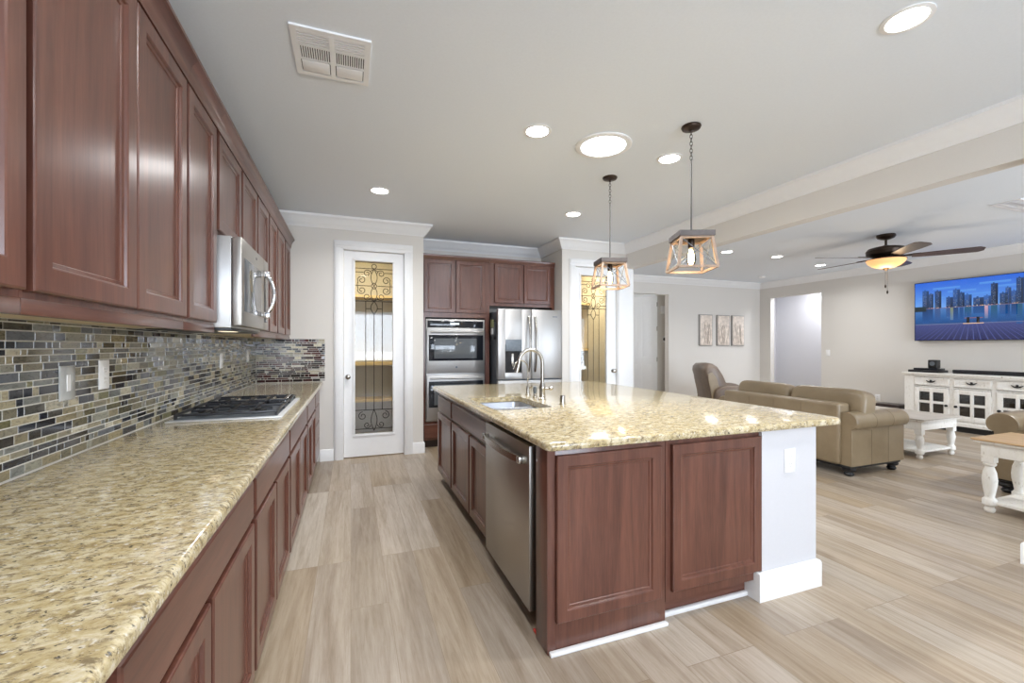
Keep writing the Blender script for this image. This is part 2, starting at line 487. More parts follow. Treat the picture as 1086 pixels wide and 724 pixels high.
# ------------------------------------------------------------------ pantry doors
def spiral(cx, cz, r, a0, turns, n=22):
    return [(cx + r * (1 - .72 * i / n) * math.cos(a0 + turns * 2 * PI * i / n), cz + r * (1 - .72 * i / n) * math.sin(a0 + turns * 2 * PI * i / n)) for i in range(n + 1)]
def pantry_door(name, D, gx, flip, trims):
    x0, x1 = D; y = YF
    # casing
    cw = .09; prof = [(-.0, -.0)]
    b = MB()
    for a, c, d, e in ((x0 - cw, x0 + .01, 0, DH), (x1 - .01, x1 + (cw if not flip else .25), 0, DH)):
        b.box(a, c, y - .018, y, d, e, .003)
        b.box(a + .012, c - .03 if a < x0 else c - .012, y - .026, y - .015, d, e, .003)
    xe = x1 + (cw if not flip else .25)
    b.box(x0 - cw, xe, y - .018, y, DH - .01, DH + cw, .003)
    b.box(x0 - cw + .012, xe - .012, y - .026, y - .015, DH + .03, DH + cw - .012, .003)
    # jamb
    b.box(x0, x0 + .012, y, y + .11, 0, DH); b.box(x1 - .012, x1, y, y + .11, 0, DH); b.box(x0, x1, y, y + .11, DH - .012, DH)
    struct(b.build(trims, 'paint_trim'))
    yl = y + .035; g0, g1 = gx; z0, z1 = .275, 2.325
    b = MB(); L0, L1 = x0 + .015, x1 - .015
    for a, c, d, e in ((L0, g0, .012, DH - .016), (g1, L1, .012, DH - .016), (g0, g1, .012, z0), (g0, g1, z1, DH - .016)):
        b.box(a, c, yl, yl + .04, d, e)
    for a, c, d, e in ((g0 - .028, g1 + .028, z0 - .028, z0), (g0 - .028, g1 + .028, z1, z1 + .028), (g0 - .028, g0, z0, z1), (g1, g1 + .028, z0, z1)):
        b.box(a, c, yl - .012, yl + .005, d, e, .004)
    d_ = struct(b.build(name, 'paint_trim'))
    MB().box(g0, g1, yl + .018, yl + .024, z0, z1).build('glass_pane', 'door_glass', d_)
    # wrought iron pattern
    cx = (g0 + g1) / 2; sx = (g1 - g0) / .43; k = .00153
    X = lambda px: cx + (px - 190) * k * sx
    Z = lambda py: z1 - (py - 75) * k
    b = MB(); r = .0042; yy = yl + .012
    T = lambda pts, rr=r, cl=False: b.tube([(p[0], yy, p[1]) for p in pts], rr, 6, cl)
    for py in (82, 131): T([(g0, Z(py)), (g1, Z(py))])
    T([(g0, Z(385)), (g1, Z(385))])
    T([(g0, Z(265)), (X(165), Z(265))]); T([(X(215), Z(265)), (g1, Z(265))])
    for py in (161, 357):
        T([(g0, Z(py)), (X(112), Z(py))]); T([(X(268), Z(py)), (g1, Z(py))])
    T([(cx + .027 * math.cos(a / 14 * 2 * PI), Z(112) + .027 * math.sin(a / 14 * 2 * PI)) for a in range(14)], r, True)
    def lens(pa, pb, w_):
        for s_ in (-1, 1):
            T([(cx + s_ * w_ * math.sin(PI * i / 12), Z(pa + (pb - pa) * i / 12)) for i in range(13)])
    lens(133, 265, .036); lens(240, 290, .03); lens(265, 385, .036); lens(385, 485, .038)
    for s_ in (-1, 1):
        for (pz, ax, tz) in ((168, 52, 1), (350, 52, -1)):
            T([(cx + s_ * (p[0] - cx), p[1]) for p in spiral(cx + ax * k * sx, Z(pz), .045, PI if tz > 0 else PI, -1.35 * tz)])
            T([(cx + s_ * .01, Z(pz - 30 * tz)), (cx + s_ * (ax - 25) * k, Z(pz - 18 * tz))])
        for (pz, tz) in ((222, 1), (300, -1)):
            T([(cx + s_ * (p[0] - cx), p[1]) for p in spiral(cx + 92 * k * sx, Z(pz), .048, 0 if tz > 0 else 0, 1.3 * tz)])
        T([(cx + s_ * 118 * k * sx, Z(222)), (cx + s_ * 124 * k * sx, Z(261)), (cx + s_ * 118 * k * sx, Z(300))])
        T([(cx + s_ * 62 * k * sx, Z(385)), (cx + s_ * 62 * k * sx, z0 + .28)])
        T([(cx + s_ * 62 * k * sx, Z(443)), (cx + s_ * .036, Z(443))])
    T([(cx, Z(485)), (cx, z0 + .28)])
    for s_ in (-1, 1):
        T([(cx + s_ * (p[0] - cx), p[1]) for p in spiral(cx + .13 * sx, z0 + .21, .05, PI / 2, -1.3)])
        T([(cx + s_ * (p[0] - cx), p[1]) for p in spiral(cx + .08 * sx, z0 + .10, .04, PI, 1.3)])
        T([(cx + s_ * .035 * math.sin(PI * i / 10), z0 + .03 + .25 * i / 10) for i in range(11)])
    for zz in (.28, .055): T([(g0, z0 + zz), (g1, z0 + zz)])
    b.build('iron_scrollwork', 'black_iron', d_)
    kx = L0 + .045 if not flip else L1 - .05
    M = Matrix.Rotation(PI / 2, 3, 'X')
    kb = MB().lathe((kx, yl, .955), [(.03, 0), (.03, .006), (.012, .010), (.012, .03), (.022, .038), (.029, .05), (.026, .062), (.012, .069)], 20, M)
    kb.build('door_knob', 'nickel', d_)
pantry_door('door_1', DA, (.048, .476), False, 'trim_4')
pantry_door('door_2', DB, (3.065, 3.485), True, 'trim_5')
# pantry shelves and lamps; top shelves added to keep the lower part dimmer
def pantry_shelf(x0, x1, y0, y1, z, label):
    t = tag(MB().box(x0, x1, y0, y1, z, z + .022).box(x0, x1, y0 - .012, y0, z - .012, z + .026).build('pantry_shelf', 'shelf_wood', loc=(x0, y0, z)), label, 'shelf', 'pantry shelves')
pantry_shelf(XL, .72, 6.55, 7.0, 2.02, 'added top wooden shelf behind the left pantry glass door')
pantry_shelf(XL, .72, 6.6, 7.0, 1.05, 'middle wooden shelf behind the left pantry glass door')
pantry_shelf(XL, .72, 6.6, 7.0, .52, 'bottom wooden shelf behind the left pantry glass door')
pantry_shelf(2.87, 3.81, 6.45, 6.9, 2.02, 'added top wooden shelf behind the right pantry glass door')
pantry_shelf(2.87, 3.81, 6.5, 6.9, 1.25, 'middle wooden shelf behind the right pantry glass door')
area('pantry_lamp_left', (.1, 6.1, C - .05), (0, 0, 0), .25, .25, 9, (1, .80, .45))
area('pantry_lamp_right', (3.35, 6.0, C - .05), (0, 0, 0), .25, .25, 9, (1, .80, .45))

# open hall door
def hall_door():
    hx, hy = 6.56, 8.12; ang = math.atan2(.33, -.36); W = .76
    u = Vector((math.cos(ang), math.sin(ang), 0)); n = Vector((-abs(u.y), -abs(u.x), 0)).normalized()
    if n.dot(u) != 0: n = Vector((u.y, -u.x, 0)); n = n if n.y < 0 else -n
    o = Vector((hx, hy, .01)); b = MB()
    # slab from stacked pieces with raised panels on the visible face
    def slab(a0, a1, z0, z1, t0, t1):
        p = [o + u * a + Vector((0, 0, z)) + n * t0 for a, z in ((a0, z0), (a1, z0), (a1, z1), (a0, z1))]
        b.prism(p, n * (t1 - t0))
    slab(0, W, 0, 2.44, 0, .03)
    for a0, a1 in ((.0, .11), (.34, .42), (W - .11, W)): slab(a0, a1, 0, 2.44, .03, .04)
    for z0, z1 in ((0, .2), (.90, 1.05), (2.32, 2.44)): slab(.0, W, z0, z1, .03, .0395)
    for a0, a1 in ((.11, .34), (.42, .65)):
        for z0, z1 in ((.2, .9), (1.05, 2.32)):
            b.panel(o + u * (a0 + .02) + Vector((0, 0, z0 + .02)), u, n, a1 - a0 - .04, z1 - z0 - .04, [(0, .03), (0, .0305), (.03, .038)])
    d = struct(b.build('door_3', 'paint_trim'))
    M = Matrix.Rotation(math.atan2(n.y, n.x), 3, 'Z') @ Matrix.Rotation(PI / 2, 3, 'Y')
    MB().lathe(o + u * (W - .20) + n * .04 + Vector((0, 0, .95)), [(.03, 0), (.012, .01), (.012, .03), (.028, .045), (.02, .06)], 16, M).build('door_knob', 'nickel', d)
    for z in (.25, 1.0, 1.7, 2.25):
        b = MB(); b.tube([o + u * .006 + n * .044 + Vector((0, 0, z - .05)), o + u * .006 + n * .044 + Vector((0, 0, z + .05))], .008); b.build('hinge', 'nickel', d)
hall_door()

# ------------------------------------------------------------------ cabinet fronts
def door_front(name, parent, o, u, n, W, Hh, mat='cherry', t=.021, w_=.058, label=None):
    L = [(0, 0), (0, t - .004), (.002, t - .0015), (.005, t), (w_ - .004, t), (w_, t - .0025), (w_ + .003, t - .009), (w_ + .012, t - .011), (w_ + .015, t - .015)]
    ob = MB().panel(o, u, n, W, Hh, L).build(name, mat, parent, sharp=20)
    if label: ob['label'] = label
    return ob
def slab_front(name, parent, o, u, n, W, Hh, mat='cherry_y', t=.019):
    L = [(0, 0), (0, t - .005), (.003, t - .002), (.008, t)]
    return MB().panel(o, u, n, W, Hh, L).build(name, mat, parent, sharp=20)

# ---- base cabinets, left run: face x=-.35, door fronts to x=-.331
XFACE = -.350
UY = Vector((0, 1, 0)); NX = Vector((1, 0, 0))
def base_unit(y0, y1, drawers, doors, label, stack=None):
    t = thing('base_cabinet', (XL, y0, 0), label, 'cabinet', 'base cabinets under the long counter')
    MB().box(XL + .002, XFACE, y0 + .0005, y1 - .0005, .10, .874).build('carcass', 'cherry', t)
    MB().box(XL + .002, XFACE - .07, y0 + .0005, y1 - .0005, 0, .10).build('toe_kick', 'cherry_y', t)
    for a, c in drawers: slab_front('drawer', t, (XFACE, a, .690), UY, NX, c - a, .137)
    for a, c in doors: door_front('door', t, (XFACE, a, .105), UY, NX, c - a, .567)
    if stack:
        a, c = stack
        for z0, h_ in ((.69, .137), (.50, .178), (.305, .183), (.105, .188)): slab_front('drawer', t, (XFACE, a, z0), UY, NX, c - a, h_)
    return t
base_unit(-.20, .81, [(-.18, .795)], [(-.18, .30), (.315, .795)], 'cherry base cabinet nearest the bottom left corner of the photo, mostly cut off')
base_unit(.81, 1.835, [(.835, 1.815)], [(.835, 1.290), (1.312, 1.815)], 'cherry base cabinet with one wide drawer over two doors in the left foreground')
base_unit(1.835, 2.815, [(1.855, 2.795)], [(1.855, 2.315), (2.335, 2.795)], 'cherry base cabinet just before the gas cooktop, second full one from the camera')
base_unit(2.815, 3.90, [(2.840, 3.875)], [(2.840, 3.350), (3.365, 3.875)], 'cherry base cabinet directly under the gas cooktop')
base_unit(3.90, 4.76, [(3.925, 4.735)], [(3.925, 4.325), (4.34, 4.735)], 'cherry base cabinet with two doors just beyond the cooktop')
base_unit(4.76, YF, [], [], 'cherry base cabinet with a stack of four drawers at the far wall', stack=(4.785, 5.36))

# ---- countertop
def slab(x0, x1, y0, y1, z0, z1):
    return MB().box(x0, x1, y0, y1, z0, z1, .014, 4)
tag(slab(XL + .0008, -.297, -.35, YF - .001, .875, .914).build('granite_countertop', 'granite', loc=(XL, -.35, .875)), 'long speckled gold granite countertop along the tiled left wall, rounded edge', 'countertop')

# ---- mosaic backsplash: one tile, its angle-dependent reflections painted into two palettes
PAL_L_SHEEN = [(52, 54, 60), (66, 66, 68), (38, 40, 48), (46, 44, 44), (84, 82, 76), (112, 104, 80), (40, 38, 38), (120, 116, 84), (142, 132, 106), (158, 149, 124), (126, 120, 102), (112, 114, 110), (138, 136, 122), (92, 88, 70), (166, 160, 140), (96, 100, 106)]
PAL_F = [(34, 24, 26), (58, 32, 32), (48, 30, 30), (70, 34, 34), (30, 22, 24), (52, 28, 28), (62, 34, 34), (36, 26, 28), (76, 44, 40), (40, 34, 34), (168, 160, 138), (188, 180, 158), (146, 140, 118), (150, 146, 142), (176, 172, 160), (90, 62, 54)]
def mosaic(name, o, u, n, L, z0, z1, pal, label, seed):
    rnd = random.Random(seed); o = Vector(o); u = Vector(u); n = Vector(n); b = MB(); zv = Vector((0, 0, 1))
    z = z0 + .002
    hs = [.018, .030, .018, .029, .023]
    r = 0
    while z < z1 - .008:
        h_ = min(rnd.choice(hs), z1 - z - .001)
        a = -rnd.random() * .09
        while a < L:
            wd = rnd.choice([.028, .04, .06, .08, .098, .125])
            p0 = max(a, 0); p1 = min(a + wd, L); a += wd + .0024
            if p1 - p0 < .006: continue
            c = rnd.choice(pal); k = rnd.uniform(.9, 1.1); cc = srgb(*[min(255, q * k) for q in c])
            glossy = 0.0 if (sum(c) < 300 or rnd.random() < .5) else 1.0
            cc = cc[:3] + (glossy,)
            q = lambda aa, zz, d: o + u * aa + zv * zz + n * d
            e = .0012; t1, t2 = .0028, .004
            tilt = rnd.uniform(-.0003, .0003)
            b.face([q(p0 + e, z + e, t2 + tilt), q(p1 - e, z + e, t2 - tilt), q(p1 - e, z + h_ - e, t2 - tilt), q(p0 + e, z + h_ - e, t2 + tilt)], cc)
            cs = [(p0, z), (p1, z), (p1, z + h_), (p0, z + h_)]; ci = [(p0 + e, z + e), (p1 - e, z + e), (p1 - e, z + h_ - e), (p0 + e, z + h_ - e)]
            for i in range(4):
                j = (i + 1) % 4
                b.face([q(*cs[i], .001), q(*cs[j], .001), q(*ci[j], t2), q(*ci[i], t2)], cc)
        z += h_ + .0024; r += 1
    t = thing(name, tuple(o + zv * z0), label, 'backsplash')
    MATS.get('grout') or simple('grout', srgb(205, 202, 194), 0.9)
    g = MB(); p = [o + zv * z0 + n * .0, o + u * L + zv * z0, o + u * L + zv * z1, o + zv * z1]
    g.prism([v + n * .0005 for v in p], n * .0022); g.build('grout', 'grout', t)
    b.bm.normal_update()
    ob = b.build('mosaic_tiles', 'mosaic', t, sharp=10)
    return t
mosaic('mosaic_backsplash', (XL, 0.2, 0), UY, NX, YF - .2, .9145, 1.4025, PAL_L_SHEEN, 'glossy glass mosaic backsplash along the long left wall, grey and olive with painted-in reflections', 3)
mosaic('mosaic_backsplash', (XL + .006, YF, 0), (1, 0, 0), (0, -1, 0), -.283 - XL, .9145, 1.400, PAL_F, 'return of the same mosaic on the far wall at the counter end, coloured brown, black and cream for its viewing angle', 11)

# ---- upper cabinets: doors to x=-.625
XU = -.644
def upper_unit(y0, y1, doors, label, z0=1.385, rail=True):
    t = thing('upper_cabinet', (XL, y0, z0), label, 'cabinet', 'upper cabinets on the left wall')
    MB().box(XL + .002, XU, y0 + .0005, y1 - .0005, z0 + .03, 2.45).build('carcass', 'cherry', t)
    dz0 = z0 + .05
    for a, c in doors: door_front('door', t, (XU, a, dz0), UY, NX, c - a, 2.398 - dz0, w_=.06)
    if rail:
        MB().box(XU - .02, XU + .004, y0 + .0005, y1 - .0005, z0, z0 + .035, .003).build('light_rail', 'cherry_y', t)
        MB().box(XL + .004, XU - .0205, y0 + .001, y1 - .001, z0 + .018, z0 + .0295).build('underside', 'cream_underside', t)
    pr = [(0, 2.405), (.021, 2.405), (.021, 2.418), (.024, 2.424), (.026, 2.445), (.034, 2.468), (.046, 2.484), (.050, 2.490), (.056, 2.494), (.056, 2.508), (0, 2.508)]
    b = MB(); b.rings([[Vector((XU + a, y, z)) for a, z in pr] for y in (y0 + .0003, y1 - .0003)]); 
    b.box(XL + .004, XU, y0 + .0005, y1 - .0005, 2.451, 2.50)
    b.build('crown_molding', 'cherry_y', t)
    return t
upper_unit(.17, 1.196, [(.19, .672), (.69, 1.184)], 'tall cherry upper cabinet nearest the camera, cut off by the left edge of the photo')
upper_unit(1.196, 2.128, [(1.207, 1.674), (1.682, 2.114)], 'tall cherry upper cabinet with two full doors in the left foreground')
upper_unit(2.128, 2.555, [(2.138, 2.53)], 'narrow single-door cherry upper cabinet just left of the microwave')
upper_unit(2.555, 3.535, [(2.575, 3.052), (3.092, 3.520)], 'short cherry upper cabinet directly above the microwave', z0=1.858, rail=False)
upper_unit(3.535, 4.455, [(3.572, 3.986), (4.038, 4.430)], 'cherry upper cabinet with two doors just beyond the microwave')
upper_unit(4.455, YF - .001, [(4.480, 4.905), (4.972, 5.33)], 'last cherry upper cabinet of the run, against the far wall')

# ---- microwave
t = thing('microwave', (XL, 2.60, 1.41), 'stainless over-the-range microwave with a bowed vertical handle under the short cabinet', 'microwave')
y0, y1, z0, z1 = 2.59, 3.34, 1.412, 1.885
MB().box(XL + .01, -.575, y0, y1, z0, z1, .004).build('body', 'stainless', t)
MB().box(-.574, -.528, y0, y1 - .15, z0 + .012, z1 - .002, .006).box(-.574, -.5285, y1 - .148, y1, z0 + .012, z1 - .002, .006).build('door', 'stainless_y', t)
MB().box(-.5285, -.5265, y0 + .06, y1 - .23, z0 + .09, z1 - .10, .001).build('window', 'oven_window', t)
MB().box(-.5285, -.5268, y1 - .13, y1 - .02, z0 + .06, z1 - .10, .001).build('control_panel', 'black_glass', t)
MB().box(-.528, -.5270, y0 + .36, y0 + .38, z1 - .055, z1 - .04).build('badge', 'black_plastic', t)
b = MB(); yh = y1 - .165
pts = [(-.528 + .062 * math.sin(PI * i / 16) ** .6, yh, z0 + .10 + (z1 - z0 - .20) * i / 16) for i in range(17)]
b.tube(pts, .012, 10)
for zz in (z0 + .105, z1 - .105): b.box(-.53, -.49, yh - .02, yh + .02, zz - .02, zz + .02, .006)
b.build('handle', 'chrome', t)
MB().box(XL + .03, -.58, y0 + .02, y1 - .02, z0 - .012, z0, .002).build('vent_panel', 'black_plastic', t)
tl = MB().box(-.68, -.61, 2.78, 2.90, z0 - .014, z0 - .012).build('task_light', 'task_glow', t)

# ---- gas cooktop
t = thing('gas_cooktop', (-.65, 3.2, .914), 'five-burner stainless gas cooktop with black iron grates on the left counter', 'cooktop')
cx0, cx1, cy0, cy1 = -.91, -.362, 2.745, 3.665
MB().box(cx0, cx1, cy0, cy1, .9142, .924, .004).build('tray', 'tray_steel', t)
MB().box(cx0 + .03, cx1 - .03, cy0 + .03, cy1 - .03, .924, .926).build('burner_pan', 'zinc', t)
bs = [(-.77, 2.93, .04), (-.50, 2.93, .032), (-.64, 3.20, .055), (-.77, 3.46, .04), (-.50, 3.40, .03)]
for x, y, r in bs:
    MB().lathe((x, y, .926), [(r + .02, 0), (r + .02, .008), (r, .010), (r, .018), (r * .7, .024)], 20).build('burner', 'black_iron', t)
for gy0, gy1 in ((cy0 + .035, cy0 + .325), (cy0 + .33, cy0 + .59), (cy0 + .595, cy1 - .035)):
    b = MB(); zz = .951; xa, xb = cx0 + .035, cx1 - .035
    for yy in (gy0, gy1): b.box(xa, xb, yy - .006, yy + .006, zz - .008, zz + .005, .002)
    for xx in (xa, xb): b.box(xx - .006, xx + .006, gy0, gy1, zz - .008, zz + .005, .002)
    ym = (gy0 + gy1) / 2
    for xx in (xa + .13, xb - .13):
        b.box(xx - .09, xx - .03, ym - .005, ym + .005, zz - .006, zz + .007); b.box(xx + .03, xx + .09, ym - .005, ym + .005, zz - .006, zz + .007)
        b.box(xx - .005, xx + .005, gy0, ym - .03, zz - .006, zz + .007); b.box(xx - .005, xx + .005, ym + .03, gy1, zz - .006, zz + .007)
    b.box((xa + xb) / 2 - .005, (xa + xb) / 2 + .005, gy0, gy1, zz - .006, zz + .005)
    for xx in (xa, xb):
        for yy in (gy0 + .01, gy1 - .01): b.box(xx - .007, xx + .007, yy - .007, yy + .007, .925, zz)
    b.build('grate', 'grate_iron', t)
for i in range(5):
    x = -.60 + .045 * (i % 3) + (.02 if i > 2 else 0); 
    MB().lathe((-.425 - .0 * i, 3.38 + .052 * i, .926), [(.019, 0), (.019, .006), (.015, .01), (.014, .028), (.010, .031)], 16).build('knob', 'chrome', t)

# ---- plates on the left wall
def plate(name, o, u, n, W, Hh, mat, label, inner='slots', cat='outlet', group=None):
    o = Vector(o); u = Vector(u); n = Vector(n); t = thing(name, tuple(o), label, cat, group)
    MB().panel(o - u * W / 2 - Vector((0, 0, Hh / 2)), u, n, W, Hh, [(0, 0), (0, .003), (.004, .006)]).build('plate', mat, t)
    if inner == 'slots':
        for dz in (-.02, .02):
            rc = MB().panel(o - u * .017 + Vector((0, 0, dz - .014)), u, n, .034, .028, [(0, .006), (.002, .0078)]).build('receptacle', 'plastic_white', t)
            b = MB()
            for du in (-.007, .007): b.panel(o + u * (du - .0012) + Vector((0, 0, dz - .001)), u, n, .0024, .009, [(0, .0076), (0, .0082)])
            b.panel(o - u * .002 + Vector((0, 0, dz - .010)), u, n, .004, .004, [(0, .0076), (0, .0082)])
            b.build('slots', 'black_plastic', rc)
    else:
        MB().panel(o - u * .011 - Vector((0, 0, .03)), u, n, .022, .06, [(0, .006), (.001, .008)]).build('rocker', 'plastic_white', t)
    return t
XT = XL + .0045
plate('wall_switch', (XT, 2.035, 1.185), UY, NX, .09, .125, 'plate_grey', 'glossy grey cover plate with white switch on the mosaic, nearest the camera', 'rocker', 'switch')
plate('wall_outlet', (XT, 2.285, 1.20), UY, NX, .075, .12, 'plastic_white', 'white outlet on the left mosaic wall, second plate from the camera')
plate('wall_outlet', (XT, 4.03, 1.20), UY, NX, .075, .12, 'plastic_white', 'small white outlet on the mosaic above the far end of the cooktop')
plate('wall_outlet', (XT, 4.98, 1.22), UY, NX, .075, .12, 'plastic_white', 'white outlet on the left mosaic nearest the far corner')

# ---- oven tower, refrigerator and the cabinets around them
YO = 5.62; UX = Vector((1, 0, 0)); NY = Vector((0, -1, 0))
crp = [(0, 2.435), (.008, 2.435), (.012, 2.450), (.025, 2.475), (.030, 2.49), (.030, 2.505), (0, 2.505)]
t = thing('oven_tower_cabinet', (.845, YO, 0), 'tall cherry cabinet housing the double wall oven, left of the refrigerator', 'cabinet')
b = MB(); a0, a1 = .845, 1.762
b.box(a0, a1, YO, 6.115, .10, .335); b.box(a0, a1, YO, 6.115, 1.69, 2.46)
b.box(a0, .900, YO, 6.115, .335, 1.69); b.box(1.70, a1, YO, 6.115, .335, 1.69); b.box(.90, 1.70, 6.05, 6.115, .335, 1.69)
b.build('carcass', 'cherry', t)
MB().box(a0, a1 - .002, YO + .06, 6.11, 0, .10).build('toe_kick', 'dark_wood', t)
door_front('door', t, (.882, YO, 1.752), UX, NY, .398, .685, w_=.05)
door_front('door', t, (1.300, YO, 1.752), UX, NY, .398, .685, w_=.05)
slab_front('drawer', t, (.882, YO, .125), UX, NY, .83, .185, 'cherry_x')
b = MB(); b.rings([[Vector((x, YO - a, z)) for a, z in crp] for x in (a0, a1)]); b.build('crown_molding', 'cherry_x', t)
t = thing('over_refrigerator_cabinet', (1.80, YO, 1.84), 'two-door cherry cabinet above the refrigerator', 'cabinet')
b = MB(); a0, a1 = 1.764, 2.735
b.box(a0, a1, YO, 6.115, 1.862, 2.46); b.box(2.70, 2.735, YO, 6.115, 0, 1.862)
b.build('carcass', 'cherry', t)
door_front('door', t, (1.830, YO, 1.905), UX, NY, .405, .535, w_=.05)
door_front('door', t, (2.262, YO, 1.905), UX, NY, .405, .535, w_=.05)
b = MB(); b.rings([[Vector((x, YO - a, z)) for a, z in crp] for x in (a0, a1)]); b.build('crown_molding', 'cherry_x', t)

t = thing('double_wall_oven', (.905, YO, .345), 'stainless double wall oven with two black glass doors in the cherry tower', 'oven')
o0, o1 = .905, 1.690
MB().box(o0, o1, YO - .012, 6.04, .345, 1.668, .003).build('frame', 'stainless', t)
cp = MB().box(o0 + .02, o1 - .02, YO - .018, YO - .012, 1.555, 1.645, .002).build('control_panel', 'black_glass', t)
MB().box(1.22, 1.34, YO - .0188, YO - .018, 1.595, 1.62).build('display', 'display_glow', cp)
for z0, z1, nm in ((.965, 1.535, 'upper'), (.365, .935, 'lower')):
    d_ = MB().box(o0 + .008, o1 - .008, YO - .045, YO - .013, z0, z1, .005).build('door', 'stainless', t)
    MB().box(o0 + .03, o1 - .03, YO - .0475, YO - .045, z0 + .16, z1 - .075, .001).build('glass', 'black_glass', d_)
    MB().box(o0 + .10, o1 - .12, YO - .0485, YO - .0475, z0 + .19, z1 - .12, .0004).build('window', 'oven_window', d_)
    b = MB(); zh = z1 - .035
    b.tube([(o0 + .05, YO - .085, zh), (o1 - .05, YO - .085, zh)], .011, 10)
    for xx in (o0 + .07, o1 - .07): b.tube([(xx, YO - .045, zh), (xx, YO - .085, zh)], .008, 8)
    b.build('handle', 'stainless', d_)
    if nm == 'upper': MB().lathe(((o0 + o1) / 2, YO - .0455, z0 + .075), [(.014, 0), (.014, .0015)], 16, Matrix.Rotation(PI / 2, 3, 'X')).build('badge', 'zinc', d_)

YR = 5.25
t = thing('refrigerator', (1.765, YR, 0), 'stainless french-door refrigerator with a water dispenser in the left door', 'refrigerator')
r0, r1, rm = 1.762, 2.668, 2.228
MB().box(r0 + .04, r1 - .005, YR + .075, 6.02, .03, 1.775, .006).build('body', 'zinc', t)
MB().box(r0 + .03, r1 - .03, YR + .09, YR + .4, 0, .03).build('base_grille', 'black_plastic', t)
# left door with dispenser recess built from pieces
dx0, dx1, dz0, dz1 = 1.862, 2.088, .972, 1.335
b = MB(); zt = 1.795; zb = .885
b.box(r0, dx0, YR, YR + .07, zb, zt, .006); b.box(dx1, rm - .003, YR, YR + .07, zb, zt, .006)
b.box(dx0 - .007, dx1 + .007, YR + .0005, YR + .069, dz1, zt, .004); b.box(dx0 - .007, dx1 + .007, YR + .0005, YR + .069, zb, dz0, .004)
dl = b.build('door', 'stainless', t)
dl['label'] = 'left door with dispenser'
MB().box(dx0 - .004, dx1 + .004, YR + .055, YR + .068, dz0 - .004, dz1 + .004).build('dispenser_recess', 'black_glass', dl)
MB().box(dx0 + .004, dx1 - .004, YR - .003, YR + .004, 1.25, 1.40, .002).build('dispenser_display', 'zinc', dl)
MB().box(1.955, 1.985, YR + .02, YR + .055, 1.05, 1.22, .004).build('dispenser_paddle', 'nickel', dl)
dr = MB().box(rm + .003, r1, YR, YR + .07, zb, zt, .006).build('door', 'stainless', t)
dr['label'] = 'plain right door'
MB().box(2.53, 2.60, YR - .001, YR, 1.70, 1.712).build('badge', 'zinc', dr)
fd = MB().box(r0, r1, YR, YR + .07, .07, .870, .006).build('freezer_drawer', 'stainless', t)
def bow(x, z0_, z1_): return [(x, YR - .012 - .055 * math.sin(PI * i / 18) ** .7, z0_ + (z1_ - z0_) * i / 18) for i in range(19)]
MB().tube(bow(rm - .045, .98, 1.70), .013, 10).build('handle', 'nickel', dl)
MB().tube(bow(rm + .045, .98, 1.70), .013, 10).build('handle', 'nickel', dr)
MB().tube([(r0 + .06 + (r1 - r0 - .12) * i / 16, YR - .012 - .05 * math.sin(PI * i / 16) ** .6, .80) for i in range(17)], .013, 10).build('handle', 'nickel', fd)
# pot holder hanging on the side of the refrigerator
t = thing('oven_mitt', (1.745, 5.42, 1.55), 'black oven mitt with olive patch hanging on the left side of the refrigerator', 'oven mitt')
MB().superq((1.752, 5.42, 1.53), (.015, .085, .13), .5, .5).build('mitt', 'black_plastic', t)
MB().box(1.733, 1.738, 5.36, 5.48, 1.56, 1.66, .002).build('patch', 'mitt_green', t)
MB().box(1.733, 1.738, 5.375, 5.40, 1.47, 1.55, .002).box(1.733, 1.738, 5.43, 5.455, 1.47, 1.55, .002).build('stripes', 'plastic_white', t)

# ------------------------------------------------------------------ island
IX0, IX1, IY0, IY1 = .80, 2.41, 1.66, 4.25
struct(B(2.005, IX1, IY0 + .002, IY1, 0, .874).build('trim_6', 'paint_white'))       # painted half wall carrying the island overhang
struct(sweep([(1.985, 1.735), (1.985, 1.66), (2.41, 1.66), (2.41, IY1)][::-1], [(0, 0), (-.018, 0), (-.018, .13), (-.013, .142), (0, .147)] [::1]).build('baseboard_island', 'paint_trim'))
NXm = Vector((-1, 0, 0))
def island_unit(y0, y1, drawers, doors, label):
    t = thing('island_cabinet', (.82, y0, 0), label, 'cabinet', 'cabinets of the kitchen island')
    MB().box(.819, 1.40, y0 + .0005, y1 - .0005, .09, .874).build('carcass', 'cherry', t)
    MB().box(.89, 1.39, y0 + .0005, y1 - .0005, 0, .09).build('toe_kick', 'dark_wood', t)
    for a, c in drawers: slab_front('drawer', t, (.819, a, .697), UY, NXm, c - a, .137)
    for a, c in doors: door_front('door', t, (.819, a, .105), UY, NXm, c - a, .567)
    return t
island_unit(3.64, 4.25, [(3.655, 4.235)], [(3.655, 4.235)], 'far end dark cherry island cabinet with one drawer over one door, facing the aisle')
t = thing('island_cabinet', (.82, 2.58, 0), 'cherry island sink cabinet with a false drawer front over two doors, facing the aisle', 'cabinet', 'cabinets of the kitchen island')
MB().box(.819, .84, 2.5805, 3.6395, .09, .874).box(.84, 1.40, 2.5805, 3.6395, .09, .66).build('carcass', 'cherry', t)
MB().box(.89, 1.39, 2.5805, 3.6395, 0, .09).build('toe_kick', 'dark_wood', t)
slab_front('drawer', t, (.819, 2.60, .697), UY, NXm, 1.015, .137)
door_front('door', t, (.819, 2.60, .105), UY, NXm, .425, .567)
door_front('door', t, (.819, 3.055, .105), UY, NXm, .560, .567)
